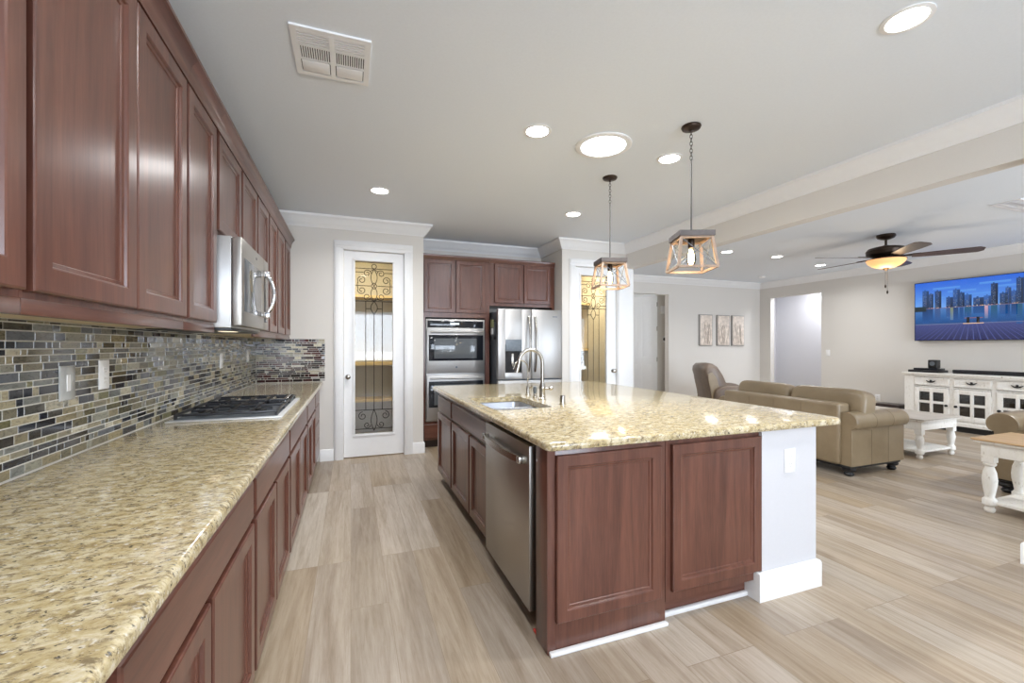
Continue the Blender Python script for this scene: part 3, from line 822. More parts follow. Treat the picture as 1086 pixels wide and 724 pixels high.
# end panel on the near side
t = thing('island_end_panel', (.785, 1.66, 0), 'cherry end panel reaching the floor beside the dishwasher, left of the two near island panels', 'cabinet panel')
MB().box(.785, 1.402, 1.6805, 1.80, .0, .874, .001).build('end_board', 'cherry', t)
door_front('door', t, (.822, 1.68, .135), UX, NY, .545, .715, w_=.052)
MB().box(.785, .822, 1.6795, 1.6815, .0, .874).build('stile', 'cherry', t)
MB().box(.790, 1.403, 1.655, 1.6802, .0, .018, .006).build('shoe_molding', 'paint_trim', t)
t = thing('island_back_cabinet', (1.41, 1.66, 0), 'cherry island cabinet end with a recessed toe kick, right of the two near island panels', 'cabinet')
MB().box(1.404, 2.004, 1.680, 4.24, .10, .874).build('carcass', 'cherry', t)
MB().box(1.404, 1.985, 1.735, 4.24, .0, .10).build('toe_kick', 'cherry_x', t)
door_front('door', t, (1.432, 1.68, .150), UX, NY, .572, .700, w_=.052)
MB().box(1.404, 1.966, 1.712, 1.7352, .0, .024, .006).build('shoe_molding', 'paint_trim', t)
# dishwasher
t = thing('dishwasher', (.80, 1.88, 0), 'stainless dishwasher with a long bar handle in the island, facing the aisle', 'dishwasher')
w0, w1 = 1.872, 2.575
MB().box(.830, 1.38, w0, w1, .09, .862).build('tub', 'black_plastic', t)
d_ = MB().box(.782, .828, w0, w1 - .004, .075, .850, .004).build('door', 'stainless_y', t)
MB().box(.865, .87, w0 - .06, w1, .0, .09).build('toe_panel', 'black_iron', t)
b = MB(); n_ = 14
pts = [(.782 - .018 - .030 * math.sin(PI * i / n_) ** .5, w0 + .06 + (w1 - w0 - .12) * i / n_, .775) for i in range(n_ + 1)]
for p, q in zip(pts, pts[1:]): 
    pass
b.rings([[Vector((p[0] - .006, p[1], p[2] - .016)), Vector((p[0] + .006, p[1], p[2] - .016)), Vector((p[0] + .006, p[1], p[2] + .016)), Vector((p[0] - .006, p[1], p[2] + .016))] for p in pts])
for yy in (w0 + .06, w1 - .06): b.box(.745, .783, yy - .018, yy + .018, .758, .792, .004)
b.build('handle', 'nickel', d_)
tag(MB().box(.792, .802, 1.815, 1.85, 0, .012, .002).build('floor_wedge', 'red_marker', loc=(.8, 1.83, 0)), 'tiny red wedge on the floor by the dishwasher corner', 'wedge')

# island countertop with the sink cut out
def island_top():
    x0, x1, y0, y1 = .765, 2.615, 1.635, 4.39
    R = .06; b = MB(); prof = [(.012, .876), (.003, .880), (0, .888), (0, .901), (.004, .909), (.014, .914)]
    rings = []
    for ins, z in prof:
        pts = []
        for cx, cy, a0 in ((x1 - R, y1 - R, 0), (x0 + R, y1 - R, PI / 2), (x0 + .03, y0 + .03, PI), (x1 - R, y0 + R, 1.5 * PI)):
            rr = (R if not (cx < 1 and cy < 2) else .03) - ins
            for i in range(7):
                a = a0 + PI / 2 * i / 6; pts.append(Vector((cx + rr * math.cos(a), cy + rr * math.sin(a), z)))
        rings.append(pts)
    b.rings(rings)
    o = b.build('granite_countertop', 'granite', loc=(.765, 1.635, .875))
    c = MB(); rr = .05; pts = []
    for cx, cy, a0 in ((SX1 - rr, SY1 - rr, 0), (SX0 + rr, SY1 - rr, PI / 2), (SX0 + rr, SY0 + rr, PI), (SX1 - rr, SY0 + rr, 1.5 * PI)):
        for i in range(7):
            a = a0 + PI / 2 * i / 6; pts.append((cx + rr * math.cos(a), cy + rr * math.sin(a), .8))
    c.prism(pts, (0, 0, .2)); co = c.build('cutter', 'granite', loc=(.765, 1.635, .875))
    md = o.modifiers.new('cut', 'BOOLEAN'); md.object = co; md.operation = 'DIFFERENCE'; md.solver = 'EXACT'
    dg = bpy.context.evaluated_depsgraph_get(); dg.update()
    me = bpy.data.meshes.new_from_object(o.evaluated_get(dg))
    o.modifiers.clear(); o.data = me; me.set_sharp_from_angle(angle=math.radians(38))
    bpy.data.objects.remove(co)
    tag(o, 'large speckled granite countertop on the island, with rounded edge and overhang', 'countertop')
SX0, SX1, SY0, SY1 = .856, 1.262, 2.59, 3.25
island_top()
t = thing('double_sink', (1.06, 2.9, .875), 'undermount stainless double-bowl sink set in the island countertop', 'sink')
def bowl(x0, x1, y0, y1, depth):
    b = MB(); rs = []
    for ins, z, R in ((-.012, .8745, .06), (0, .8735, .05), (.004, .872, .05), (.012, .874 - depth + .03, .05), (.03, .874 - depth, .045), (.12, .873 - depth, .03)):
        pts = []
        for cx, cy, a0 in ((x1 - ins - R, y1 - ins - R, 0), (x0 + ins + R, y1 - ins - R, PI / 2), (x0 + ins + R, y0 + ins + R, PI), (x1 - ins - R, y0 + ins + R, 1.5 * PI)):
            for i in range(6):
                a = a0 + PI / 2 * i / 5; pts.append(Vector((cx + R * math.cos(a), cy + R * math.sin(a), z)))
        rs.append(pts)
    b.rings(rs, cap=False); b.bm.faces.new([b.bm.verts.new(p) for p in rs[-1]])
    bo = b.build('bowl', 'sink_steel', t)
    md = bo.modifiers.new('solid', 'SOLIDIFY'); md.thickness = .002
    MB().lathe(((x0 + x1) / 2, (y0 + y1) / 2, .8735 - depth), [(.045, 0), (.045, .002), (.03, .003), (.028, .001)], 18).build('drain', 'nickel', bo)
bowl(SX0, SX1, SY0, 2.905, .19); bowl(SX0, SX1, 2.935, SY1, .19)

# faucets
t = thing('kitchen_faucet', (1.36, 3.0, .914), 'tall brushed nickel gooseneck faucet behind the island sink', 'faucet')
b = MB().lathe((1.36, 3.0, .914), [(.030, 0), (.030, .008), (.024, .014), (.023, .075), (.026, .085), (.024, .10), (.014, .13)], 20)
b.build('body', 'nickel', t)
pts = [(1.36, 3.0, 1.03), (1.36, 3.0, 1.10), (1.36, 3.0, 1.19)] + [(1.265 + .095 * math.cos(a), 3.0, 1.195 + .095 * math.sin(a)) for a in [PI * i / 14 for i in range(1, 14)]] + [(1.17, 3.0, 1.19), (1.158, 3.0, 1.15), (1.150, 3.0, 1.125)]
b = MB().tube(pts, [.013] * (len(pts) - 3) + [.013, .015, .016], 12); b.build('spout', 'nickel', t)
b = MB().tube([(1.36, 3.0, .992), (1.41, 2.975, .998)], .009, 10).superq((1.418, 2.97, 1.0), (.02, .02, .018), 1, 1, 14, 8); b.build('handle', 'nickel', t)
t = thing('filtered_water_faucet', (1.365, 3.30, .914), 'thin curved filtered-water faucet left of the tall gooseneck faucet', 'faucet')
MB().lathe((1.365, 3.30, .914), [(.022, 0), (.022, .006), (.014, .012), (.013, .06), (.008, .075)], 16).build('body', 'nickel', t)
pts = [(1.365, 3.3, .98), (1.365, 3.3, 1.14)] + [(1.305 + .06 * math.cos(a), 3.3, 1.14 + .06 * math.sin(a)) for a in [PI * i / 12 for i in range(1, 11)]] + [(1.238, 3.3, 1.13)]
MB().tube(pts, .006, 8).build('spout', 'nickel', t)
MB().tube([(1.365, 3.3, .965), (1.40, 3.28, .985)], .005, 8).build('handle', 'nickel', t)
t = thing('side_sprayer', (1.365, 3.15, .914), 'short nickel side sprayer between the two faucets', 'sprayer')
MB().lathe((1.365, 3.15, .914), [(.020, 0), (.020, .008), (.014, .012), (.014, .03)], 16).build('base', 'nickel', t)
MB().lathe((1.365, 3.15, .944), [(.012, 0), (.016, .02), (.014, .05), (.008, .055)], 16).build('head', 'zinc', t)
t = thing('dishwasher_air_gap', (1.378, 2.70, .914), 'small cylindrical nickel air gap cap on the granite right of the faucet', 'air gap')
MB().lathe((1.378, 2.70, .914), [(.024, 0), (.024, .004), (.018, .006)], 20).build('base', 'nickel', t)
MB().lathe((1.378, 2.70, .919), [(.0185, 0), (.0185, .052), (.016, .058)], 20).build('cap', 'nickel', t)
plate('wall_outlet', (2.205, 1.661, .705), UX, NY, .078, .125, 'plastic_white', 'white outlet on the white end of the kitchen island')

# ------------------------------------------------------------------ ceiling fixtures
def can(x, y, label, r=.075, mat='can_glow', power=5.2, first=None):
    t = thing('recessed_light', (x, y, C), label, 'ceiling light', 'recessed ceiling lights')
    MB().lathe((x, y, C), [(r + .022, 0), (r + .022, -.004), (r + .004, -.007), (r, -.004), (r, -.001)], 32, cap=False).build('trim_ring', 'paint_trim', t)
    MB().lathe((x, y, C), [(r, -.003), (r * .5, -.0035)], 32).build('lens', mat, t)
    area('can_lamp', (x, y, C - .012), (0, 0, 0), 2 * r, 2 * r, power, (.98, .99, 1), 'DISK', math.radians(150))
    return t
can(.261, 4.318, 'round recessed ceiling light nearest the left pantry door', power=6)
can(.261, 1.218, 'added recessed ceiling light above the camera, out of view', power=4)  # unseen can, added to brighten the left counter and ceiling
can(1.207, -.35, 'added recessed ceiling light behind the camera, out of view', power=6)  # extra can behind the camera, added as fill for the kitchen
can(1.207, 2.744, 'round recessed ceiling light just left of the big round skylight')
can(2.362, 2.781, 'round recessed ceiling light right of the skylight, behind the near pendant chain', power=2.6)
can(2.347, 4.334, 'recessed ceiling light just left of the far pendant rod')
can(2.362, 1.218, 'warm recessed ceiling light at the top right, nearest the camera', mat='can_warm')
can(5.563, 5.232, 'recessed living room light seen just behind the near pendant shade')
can(6.635, 5.219, 'recessed living room light between the near pendant and the ceiling fan')
can(8.08, 5.491, 'recessed living room light seen behind the ceiling fan blade')
can(6.7, 1.2, 'added recessed living room light out of view', power=12)  # unseen can, added to light the living room
t = thing('tubular_skylight', (1.75, 2.77, C), 'large bright round tubular skylight in the kitchen ceiling', 'skylight')
MB().lathe((1.75, 2.77, C), [(.205, 0), (.205, -.008), (.19, -.014), (.165, -.012), (.158, -.004), (.158, -.001)], 48, cap=False).build('trim_ring', 'paint_trim', t)
MB().lathe((1.75, 2.77, C), [(.158, -.006), (.12, -.010), (.06, -.013), (.01, -.014)], 48).build('diffuser', 'skylight_glow', t)
area('skylight_daylight', (1.75, 2.77, C - .02), (0, 0, 0), .3, .3, 7, (.93, .97, 1), 'DISK')

# pendants
def pendant(x, y, label, rot):
    t = thing('pendant_light', (x, y, C), label, 'pendant lamp', 'farmhouse pendants over the island')
    MB().lathe((x, y, C), [(.062, 0), (.064, -.006), (.058, -.018), (.04, -.024), (.012, -.028), (.010, -.04)], 28).build('canopy', 'dark_bronze', t)
    b = MB(); zz = C - .045
    for i in range(9):
        ring = []
        for k in range(12):
            a = 2 * PI * k / 12; dx = .009 * math.cos(a); dz = .016 * math.sin(a)
            ring.append((x + (dx if i % 2 else 0), y + (0 if i % 2 else dx), zz + dz))
        b.tube(ring, .0022, 6, closed=True); zz -= .024
    b.build('chain', 'rod_grey', t)
    zt = 2.068
    MB().tube([(x, y, zz + .015), (x, y, zt)], .0045, 8).build('rod', 'rod_grey', t)
    a, bt = .098, .124; z0 = 1.835
    b = MB(); 
    b.prism([(x - a - .008, y - a - .008, zt - .028), (x + a + .008, y - a - .008, zt - .028), (x + a + .008, y + a + .008, zt - .028), (x - a - .008, y + a + .008, zt - .028)], (0, 0, .002))
    for s_ in (-1, 1):
        b.box(x - a - .016, x + a + .016, y + s_ * a - (.016 if s_ < 0 else -.0), y + s_ * a + (0 if s_ < 0 else .016), zt - .03, zt + .005)
        b.box(x + s_ * a - (.016 if s_ < 0 else 0), x + s_ * a + (0 if s_ < 0 else .016), y - a, y + a, zt - .03, zt + .005)
    b.box(x - a, x + a, y - .02, y + .02, zt - .02, zt - .004); b.box(x - .02, x + .02, y - a, y + a, zt - .02, zt - .004)
    b.build('top_frame', 'top_grey', t)
    b = MB()
    def bar(p, q, r=.008):
        p = Vector(p); q = Vector(q); d = (q - p).normalized(); s_ = d.cross(Vector((0, 0, 1)) if abs(d.z) < .5 else Vector((1, 0, 0))).normalized(); v_ = d.cross(s_)
        b.rings([[c + s_ * r + v_ * r, c - s_ * r + v_ * r, c - s_ * r - v_ * r, c + s_ * r - v_ * r] for c in (p, q)])
    cs = [(-1, -1), (1, -1), (1, 1), (-1, 1)]
    for sx, sy in cs: bar((x + sx * a, y + sy * a, zt - .03), (x + sx * bt, y + sy * bt, z0), .0085)
    for i in range(4):
        p, q = cs[i], cs[(i + 1) % 4]
        bar((x + p[0] * bt, y + p[1] * bt, z0), (x + q[0] * bt, y + q[1] * bt, z0), .0075)
        bar((x + p[0] * a, y + p[1] * a, zt - .036), (x + q[0] * a, y + q[1] * a, zt - .036), .007)
    b.build('wooden_cage', 'weathered_wood', t)
    b = MB()
    for i in range(4):
        p, q = cs[i], cs[(i + 1) % 4]
        b.tube([(x + p[0] * a, y + p[1] * a, zt - .04), (x + q[0] * bt, y + q[1] * bt, z0)], .0028, 6)
        b.tube([(x + q[0] * a, y + q[1] * a, zt - .04), (x + p[0] * bt, y + p[1] * bt, z0)], .0028, 6)
    b.build('cross_wires', 'zinc', t)
    MB().lathe((x, y, zt - .03), [(.02, 0), (.022, -.01), (.021, -.055), (.018, -.06)], 20).build('socket', 'dark_bronze', t)
    bl = MB().lathe((x, y, zt - .09), [(.013, 0), (.016, -.01), (.028, -.05), (.032, -.075), (.026, -.105), (.010, -.12), (.001, -.122)], 20, cap=False).build('bulb', 'bulb_glass', t)
    MB().lathe((x, y, zt - .10), [(.008, 0), (.018, -.035), (.020, -.065), (.010, -.09)], 14).build('filament', 'filament', bl)
    l = bpy.data.lights.new('bulb_lamp', 'POINT'); l.energy = 0.5; l.color = (1, .78, .55); l.shadow_soft_size = .02
    o = bpy.data.objects.new('bulb_lamp', l); COL.objects.link(o); o.location = (x, y, zt - .235 + .0)
    o.location.z = zt - .225
    t.rotation_euler.z = math.radians(rot)
    return t
pendant(2.137, 3.275, 'smaller-looking farther pendant of bronze and wood with an amber bulb, over the island', -14)
pendant(2.154, 2.323, 'nearer pendant of bronze and wood with crossed wires, right over the island', -23)

# vents
def vent(x0, x1, y0, y1, label, full=True):
    t = thing('ceiling_vent', ((x0 + x1) / 2, (y0 + y1) / 2, C), label, 'vent', 'ceiling air vents')
    b = MB(); f = .028
    b.box(x0, x1, y0, y0 + f, C - .010, C); b.box(x0, x1, y1 - f, y1, C - .010, C); b.box(x0, x0 + f, y0 + f, y1 - f, C - .010, C); b.box(x1 - f, x1, y0 + f, y1 - f, C - .010, C)
    xm = (x0 + x1) / 2; b.box(xm - .012, xm + .012, y0 + f, y1 - f, C - .012, C)
    b.build('frame', 'plastic_white', t)
    MB().box(x0 + f, x1 - f, y0 + f, y1 - f, C - .002, C - .0005).build('duct_shade', 'vent_shade', t)  # dark sheet on the closed ceiling, painted as the duct's shade
    yy = y0 + f; h_ = (y1 - y0 - 2 * f) / 3
    b = MB()
    for (a, c) in ((x0 + f, xm - .012), (xm + .012, x1 - f)):
        for i in range(6): b.box(a, c, yy + h_ * (i + .15) / 6, yy + h_ * (i + .75) / 6, C - .010, C - .003)
        b.box(a, c, yy + h_ - .004, yy + h_ + .004, C - .01, C - .002)
        n_ = 13
        for i in range(n_): 
            xx = a + (c - a) * i / n_; b.box(xx, xx + (c - a) / n_ * .55, yy + h_, yy + 2 * h_, C - .010, C - .003)
        b.box(a, c, yy + 2 * h_ - .004, yy + 2 * h_ + .004, C - .01, C - .002)
        b.box(a + .004, c - .004, yy + 2 * h_ + .008, yy + 3 * h_ - .006, C - .011, C - .003, .003)
    b.build('louvers', 'plastic_white', t)
vent(-.268, .093, 2.212, 2.591, 'square white air vent in the kitchen ceiling above the left counter aisle')
vent(6.30, 6.98, 2.30, 2.52, 'narrow air vent in the living room ceiling at the right edge of the photo')
tag(MB().lathe((8.23, 6.82, C), [(.065, 0), (.065, -.02), (.05, -.035), (.02, -.038)], 28).build('smoke_detector', 'plastic_white', loc=(8.23, 6.82, C)), 'small round white smoke detector on the living room ceiling near the corner', 'smoke detector')

# ------------------------------------------------------------------ ceiling fan
FX, FY = 6.70, 3.69
t = thing('ceiling_fan', (FX, FY, C), 'dark bronze five-blade ceiling fan with an amber glass bowl in the living room', 'ceiling fan')
MB().lathe((FX, FY, C), [(.10, 0), (.105, -.02), (.09, -.045), (.05, -.062), (.02, -.07)], 32).build('canopy', 'dark_bronze', t)
MB().tube([(FX, FY, C - .06), (FX, FY, 2.64)], .014, 12).build('downrod', 'dark_bronze', t)
MB().lathe((FX, FY, 2.66), [(.03, 0), (.05, -.01), (.12, -.022), (.19, -.04), (.215, -.075), (.21, -.12), (.17, -.145), (.12, -.165), (.12, -.19), (.10, -.20)], 40).build('motor_housing', 'dark_bronze', t)
for ang in (15, 87, 159, 231, 303):
    M = Matrix.Translation((FX, FY, 2.495)) @ Matrix.Rotation(math.radians(ang), 4, 'Z')
    Mt = M @ Matrix.Rotation(math.radians(-11), 4, 'X')
    b = MB(); up = []; n_ = 14
    outl = []
    for i in range(n_ + 1):
        s_ = i / n_; xx = .26 + .65 * s_; hw = .055 + .030 * math.sin(PI * min(1, s_ * 1.1) * .6)
        if s_ > .93: hw *= (1 - ((s_ - .93) / .07) ** 2 * .45)
        outl.append((xx, hw))
    poly = [(x, h_) for x, h_ in outl] + [(x, -h_) for x, h_ in outl[::-1]]
    vs = [Mt @ Vector((x, y, .003)) for x, y in poly]
    nz = (Mt.to_3x3() @ Vector((0, 0, -.007)))
    b.prism(vs, nz); bl = b.build('blade', 'fan_wood', t)
    b = MB(); 
    b.prism([Mt @ Vector(p) for p in ((.10, .018, .004), (.20, .018, .004), (.27, .045, .004), (.34, .045, .004), (.36, 0, .004), (.34, -.045, .004), (.27, -.045, .004), (.20, -.018, .004), (.10, -.018, .004))], Mt.to_3x3() @ Vector((0, 0, .008)))
    b.build('blade_arm', 'dark_bronze', bl)
gl = MB().lathe((FX, FY, 2.47), [(.205, 0), (.21, -.012), (.195, -.045), (.15, -.085), (.09, -.108), (.03, -.116)], 40).build('glass_bowl', 'amber_bowl', t)
MB().lathe((FX, FY, 2.48), [(.10, .0), (.17, .0), (.215, -.008), (.215, -.014), (.1, -.013)], 40).build('bowl_fitter', 'dark_bronze', t)
MB().lathe((FX, FY, 2.357), [(.03, 0), (.034, -.01), (.015, -.03), (.004, -.04)], 16).build('finial', 'dark_bronze', t)
for dx, dy, L in ((-.01, 0, .20), (.012, -.01, .28)):
    b = MB().tube([(FX + dx, FY + dy, 2.33), (FX + dx, FY + dy, 2.33 - L)], .0025, 6).lathe((FX + dx, FY + dy, 2.33 - L), [(.004, .01), (.011, -.01), (.009, -.03), (.002, -.04)], 10)
    b.build('pull_chain', 'dark_bronze', t)
l = bpy.data.lights.new('fan_lamp', 'POINT'); l.energy = 2.5; l.color = (1, .78, .5); l.shadow_soft_size = .1
o = bpy.data.objects.new('fan_lamp', l); COL.objects.link(o); o.location = (FX, FY, 2.25)

# ------------------------------------------------------------------ living room
# wall art
for cx, lab in ((7.475, 'left'), (7.985, 'middle'), (8.43, 'right')):
    t = thing('wall_art', (cx, YB, 1.67), f'{lab} one of three tall cream textured panels on the back wall', 'wall art', 'trio of tall wall panels')
    MB().box(cx - .19, cx + .19, YB - .03, YB - .002, 1.32, 2.02, .003).build('canvas', 'art_frame', t)
    MB().box(cx - .165, cx + .175, YB - .036, YB - .030, 1.335, 2.005, .003).build('relief_panel', 'mirror_tan', t)
    rr = random.Random(int(cx * 10)); b = MB()
    for k in range(9):
        x = cx - .12 + rr.random() * .24; z = 1.36; pts = [(x, YB - .037, z)]
        for j in range(6):
            x += rr.uniform(-.03, .03); x = min(max(x, cx - .15), cx + .16); z += rr.uniform(.04, .10); pts.append((x, YB - .037, z))
        b.tube(pts, .004, 5)
    b.build('twig_relief', 'art_relief', t)
NW = Vector((-1, 0, 0))
plate('wall_switch', (XR, 6.066, 1.175), UY, NW, .08, .125, 'plastic_white', 'white light switch on the living room wall right of the bright doorway', 'rocker', 'switch')
plate('wall_outlet', (XR, 5.17, .36), UY, NW, .08, .12, 'plastic_white', 'white outlet low on the living room wall behind the loveseat')
# hall thermostat and chime
t = thing('thermostat', (6.83, 8.12, 1.48), 'small dark round thermostat in the hall beside the open white door', 'thermostat')
MB().box(6.70, 6.82, 8.105, 8.119, 1.40, 1.54, .004).build('plate', 'plastic_white', t)
MB().lathe((6.745, 8.105, 1.47), [(.04, 0), (.04, .012), (.03, .016)], 20, Matrix.Rotation(PI / 2, 3, 'X')).build('dial', 'black_plastic', t)
tag(MB().box(6.64, 6.82, 8.08, 8.119, 2.05, 2.23, .006).build('door_chime', 'plastic_white', loc=(6.7, 8.1, 2.1)), 'white box door chime high on the hall wall beside the open door', 'door chime')

# television
t = thing('television', (XR, 3.7, 1.40), 'large wall-mounted flat television showing a blue city skyline over water', 'television')
ty0, ty1, tz0, tz1 = 2.83, 4.575, 1.402, 2.385; TXX = 9.075
MB().box(TXX, XR - .002, ty0 + .2, ty1 - .2, tz0 + .2, tz1 - .2).box(TXX + .0, TXX + .035, ty0, ty1, tz0, tz1, .003).build('bezel', 'black_plastic', t)
b = MB(); W_, H_ = ty1 - ty0 - .02, tz1 - tz0 - .02
def q(u0, u1, v0, v1, c, d=0.0, c2=None):
    x = TXX - .001 - d
    f = b.face([(x, ty1 - .01 - W_ * u0, tz0 + .01 + H_ * v0), (x, ty1 - .01 - W_ * u1, tz0 + .01 + H_ * v0), (x, ty1 - .01 - W_ * u1, tz0 + .01 + H_ * v1), (x, ty1 - .01 - W_ * u0, tz0 + .01 + H_ * v1)], srgb(*c))
    if c2:
        ls = list(f.loops); ls[2][b.col] = srgb(*c2); ls[3][b.col] = srgb(*c2)
rr = random.Random(5)
for i in range(10):      # evening sky
    f0 = i / 10; q(0, 1, .55 + .045 * i, .595 + .045 * i, (int(104 - 66 * f0), int(156 - 62 * f0), int(222 - 20 * f0)), 0, (int(97 - 66 * f0), int(150 - 62 * f0), int(220 - 20 * f0)))
for i in range(9):
    a_ = .03 + .11 * i; v_ = .70 + .23 * ((i * 37) % 10) / 10; q(a_, a_ + .20, v_, v_ + .035, (74, 132, 212), .0001, (86, 142, 218))
q(0, 1, .27, .41, (22, 66, 122), 0, (40, 92, 154)); q(0, 1, .41, .55, (40, 92, 154), 0, (74, 118, 176))
q(0, 1, 0, .27, (34, 36, 78), 0, (62, 70, 124))
for i in range(-6, 46):      # converging deck boards
    ub = .42 + (i / 40 - .42) * 1.9; ut = i / 40; x = TXX - .0012
    f0 = lambda u: min(max(u, 0), 1)
    if 0 <= ut <= 1: b.face([(x, ty1 - .01 - W_ * f0(ub), tz0 + .01), (x, ty1 - .01 - W_ * f0(ub + .008), tz0 + .01), (x, ty1 - .01 - W_ * f0(ut + .003), tz0 + .01 + H_ * .268), (x, ty1 - .01 - W_ * f0(ut), tz0 + .01 + H_ * .268)], srgb(72, 82, 136))
hs = [(.06, .05, .86), (.11, .035, .80), (.155, .05, .84), (.24, .05, .72), (.29, .05, .84), (.335, .035, .78), (.37, .05, .74), (.43, .07, .68), (.50, .05, .70), (.545, .045, .88), (.60, .05, .72), (.635, .035, .80), (.67, .04, .74), (.70, .045, .93), (.75, .04, .72), (.785, .035, .90), (.825, .045, .89), (.88, .05, .62)]
for u0, w2, top in hs:
    k = rr.uniform(.75, 1.35); c = (int(30 * k), int(54 * k), int(92 * k)); c2 = (int(38 * k), int(72 * k), int(126 * k))
    q(u0, u0 + w2, .545, top, c, .0004, c2)
    q(u0 + w2 * .62, u0 + w2, .545, top - .012, tuple(int(v * .7) for v in c), .0005, tuple(int(v * .75) for v in c2))
    q(u0 + w2 * .3, u0 + w2 * .5, top, top + .018, c2, .0004)
    for j in range(int((top - .56) / .02)):
        for a in range(3):
            if rr.random() < .45: q(u0 + w2 * (.10 + .2 * a), u0 + w2 * (.20 + .2 * a), .562 + .02 * j, .569 + .02 * j, rr.choice([(150, 142, 118), (104, 136, 172), (128, 146, 168)]), .0006)
    c3 = rr.choice([(20, 56, 104), (34, 84, 110), (60, 84, 130), (24, 70, 124)])
    q(u0, u0 + w2 * rr.uniform(.6, 1), .545 - (top - .52) * .75, .54, (30, 78, 140), .0003, c3)
for i in range(40):
    u0 = .06 + rr.random() * .9; q(u0, u0 + .008, .548, .556, rr.choice([(226, 178, 130), (200, 150, 140), (220, 210, 190)]), .0007)
q(0, .09, .50, .585, (24, 38, 46), .0008, (30, 48, 58)); q(.09, 1, .542, .550, (120, 96, 110), .00065)
for u0, c in ((.505, (196, 150, 168)), (.755, (214, 150, 150)), (.86, (196, 150, 170)), (.27, (120, 130, 100)), (.93, (180, 130, 150))): q(u0, u0 + .022, .34, .54, (80, 112, 156), .0004, c)
q(.86, 1, .555, .60, (176, 112, 92), .0009, (196, 126, 98))
q(0, 1, .266, .278, (104, 112, 146), .0009)
for u0 in (.385, .452): q(u0, u0 + .02, .265, .37, (20, 18, 24), .0011)
q(.36, .50, .262, .276, (214, 176, 150), .0013); q(.37, .495, .352, .362, (150, 92, 90), .001)
b.build('screen', 'screen_picture', t, sharp=180)

# console
KX = 8.70; KY0, KY1 = 2.60, 4.52
t = thing('media_console', (KX, 3.6, 0), 'white distressed media console with drawers and window-pane doors under the television', 'console')
b = MB()
b.box(KX - .03, XR - .03, KY0 - .03, KY1 + .03, .855, .885, .006); b.box(KX - .018, XR - .035, KY0 - .018, KY1 + .018, .835, .856, .004)
b.build('top', 'distressed_white', t)
b = MB(); b.box(KX, KX + .03, KY1 - .13, KY1, .09, .835); b.box(KX, KX + .03, KY0, KY0 + .1, .09, .835)
ys = [(3.945, 4.385), (3.470, 3.890), (2.995, 3.415), (2.70, 2.94)]
b.box(KX + .03, XR - .04, KY0, KY0 + .02, .09, .835); b.box(KX + .03, XR - .04, KY1 - .02, KY1, .09, .835); b.box(XR - .06, XR - .04, KY0, KY1, .09, .835)
b.box(KX + .006, KX + .03, KY0 + .1, KY1 - .13, .655, .675); b.box(KX + .006, KX + .03, KY0 + .1, KY1 - .13, .815, .835); b.box(KX + .006, XR - .06, KY0 + .02, KY1 - .02, .14, .165)
for a in (3.8925 + .025, 3.4425, 2.9675): b.box(KX + .004, KX + .03, a - .026, a + .026, .14, .835)
b.box(KX - .012, XR - .04, KY0 - .012, KY1 + .012, .09, .14, .005)
b.build('frame', 'distressed_white', t)
MB().box(KX + .05, XR - .06, KY0 + .05, KY1 - .06, 0, .09).build('plinth', 'black_plastic', t)
for i, (a, c) in enumerate(ys):
    d_ = MB().panel((KX + .004, a, .685), UY, NW, c - a, .125, [(0, 0), (0, .010), (.004, .012), (.016, .012), (.020, .010)]).build('drawer', 'distressed_white', t)
    ym = (a + c) / 2; b = MB()
    b.tube([(KX - .012, ym - .06, .765), (KX - .022, ym - .03, .745), (KX - .026, ym, .740), (KX - .022, ym + .03, .745), (KX - .012, ym + .06, .765)], [.004, .010, .012, .010, .004], 8)
    b.superq((KX - .014, ym, .762), (.008, .016, .016), 1, 1, 10, 6); b.build('pull', 'black_iron', d_)
    # door with four panes
    z0, z1 = .17, .65; m1 = .055
    b = MB(); zr = (z0 + z1) / 2
    for yy0, yy1 in ((a, a + m1 + .01), (ym - .02, ym + .02), (c - m1 - .01, c)): b.box(KX - .006, KX + .014, yy0, yy1, z0, z1, .002)
    for zz0, zz1 in ((z0, z0 + .08), (zr - .01, zr + .03), (z1 - .07, z1)): b.box(KX - .0058, KX + .0138, a, c, zz0, zz1, .002)
    d_ = b.build('door', 'distressed_white', t)
    MB().box(KX + .003, KX + .006, a + .05, c - .05, z0 + .07, z1 - .06).build('glass', 'cabinet_glass', d_)
    kk = a + .03 if i == 0 else c - .03
    MB().lathe((KX - .006, kk, .385), [(.018, 0), (.010, .006), (.010, .014), (.019, .022), (.012, .03)], 14, Matrix.Rotation(-PI / 2, 3, 'Y')).build('knob', 'black_iron', d_)
MB().box(KX + .05, XR - .07, KY0 + .03, KY1 - .03, .40, .415).build('shelf', 'dark_wood', t)
MB().box(XR - .068, XR - .0605, KY0 + .03, KY1 - .03, .17, .65).build('back_panel', 'dark_wood', t)
# things on the console
t = thing('media_player', (8.9, 4.32, .885), 'flat black media player at the left end of the white console', 'media player')
MB().box(8.75, 9.02, 4.10, 4.50, .886, .925, .004).build('case', 'black_plastic', t)
MB().box(8.78, 9.0, 4.13, 4.44, .925, .955, .004).build('upper_case', 'black_glass', t)
t = thing('black_speaker', (8.9, 4.22, .956), 'small black cube speaker standing on the flat media player', 'speaker')
MB().box(8.84, 8.95, 4.16, 4.28, .956, 1.09, .012, 3).build('case', 'black_plastic', t)
MB().lathe((8.84, 4.22, 1.03), [(.035, 0), (.035, .004), (.01, .002)], 16, Matrix.Rotation(-PI / 2, 3, 'Y')).build('driver', 'zinc', t)
t = thing('soundbar', (8.92, 3.3, .885), 'long low black soundbar on the white console under the television', 'soundbar')
MB().box(8.86, 8.97, 2.75, 3.98, .886, .945, .012, 3).build('case', 'black_plastic', t)
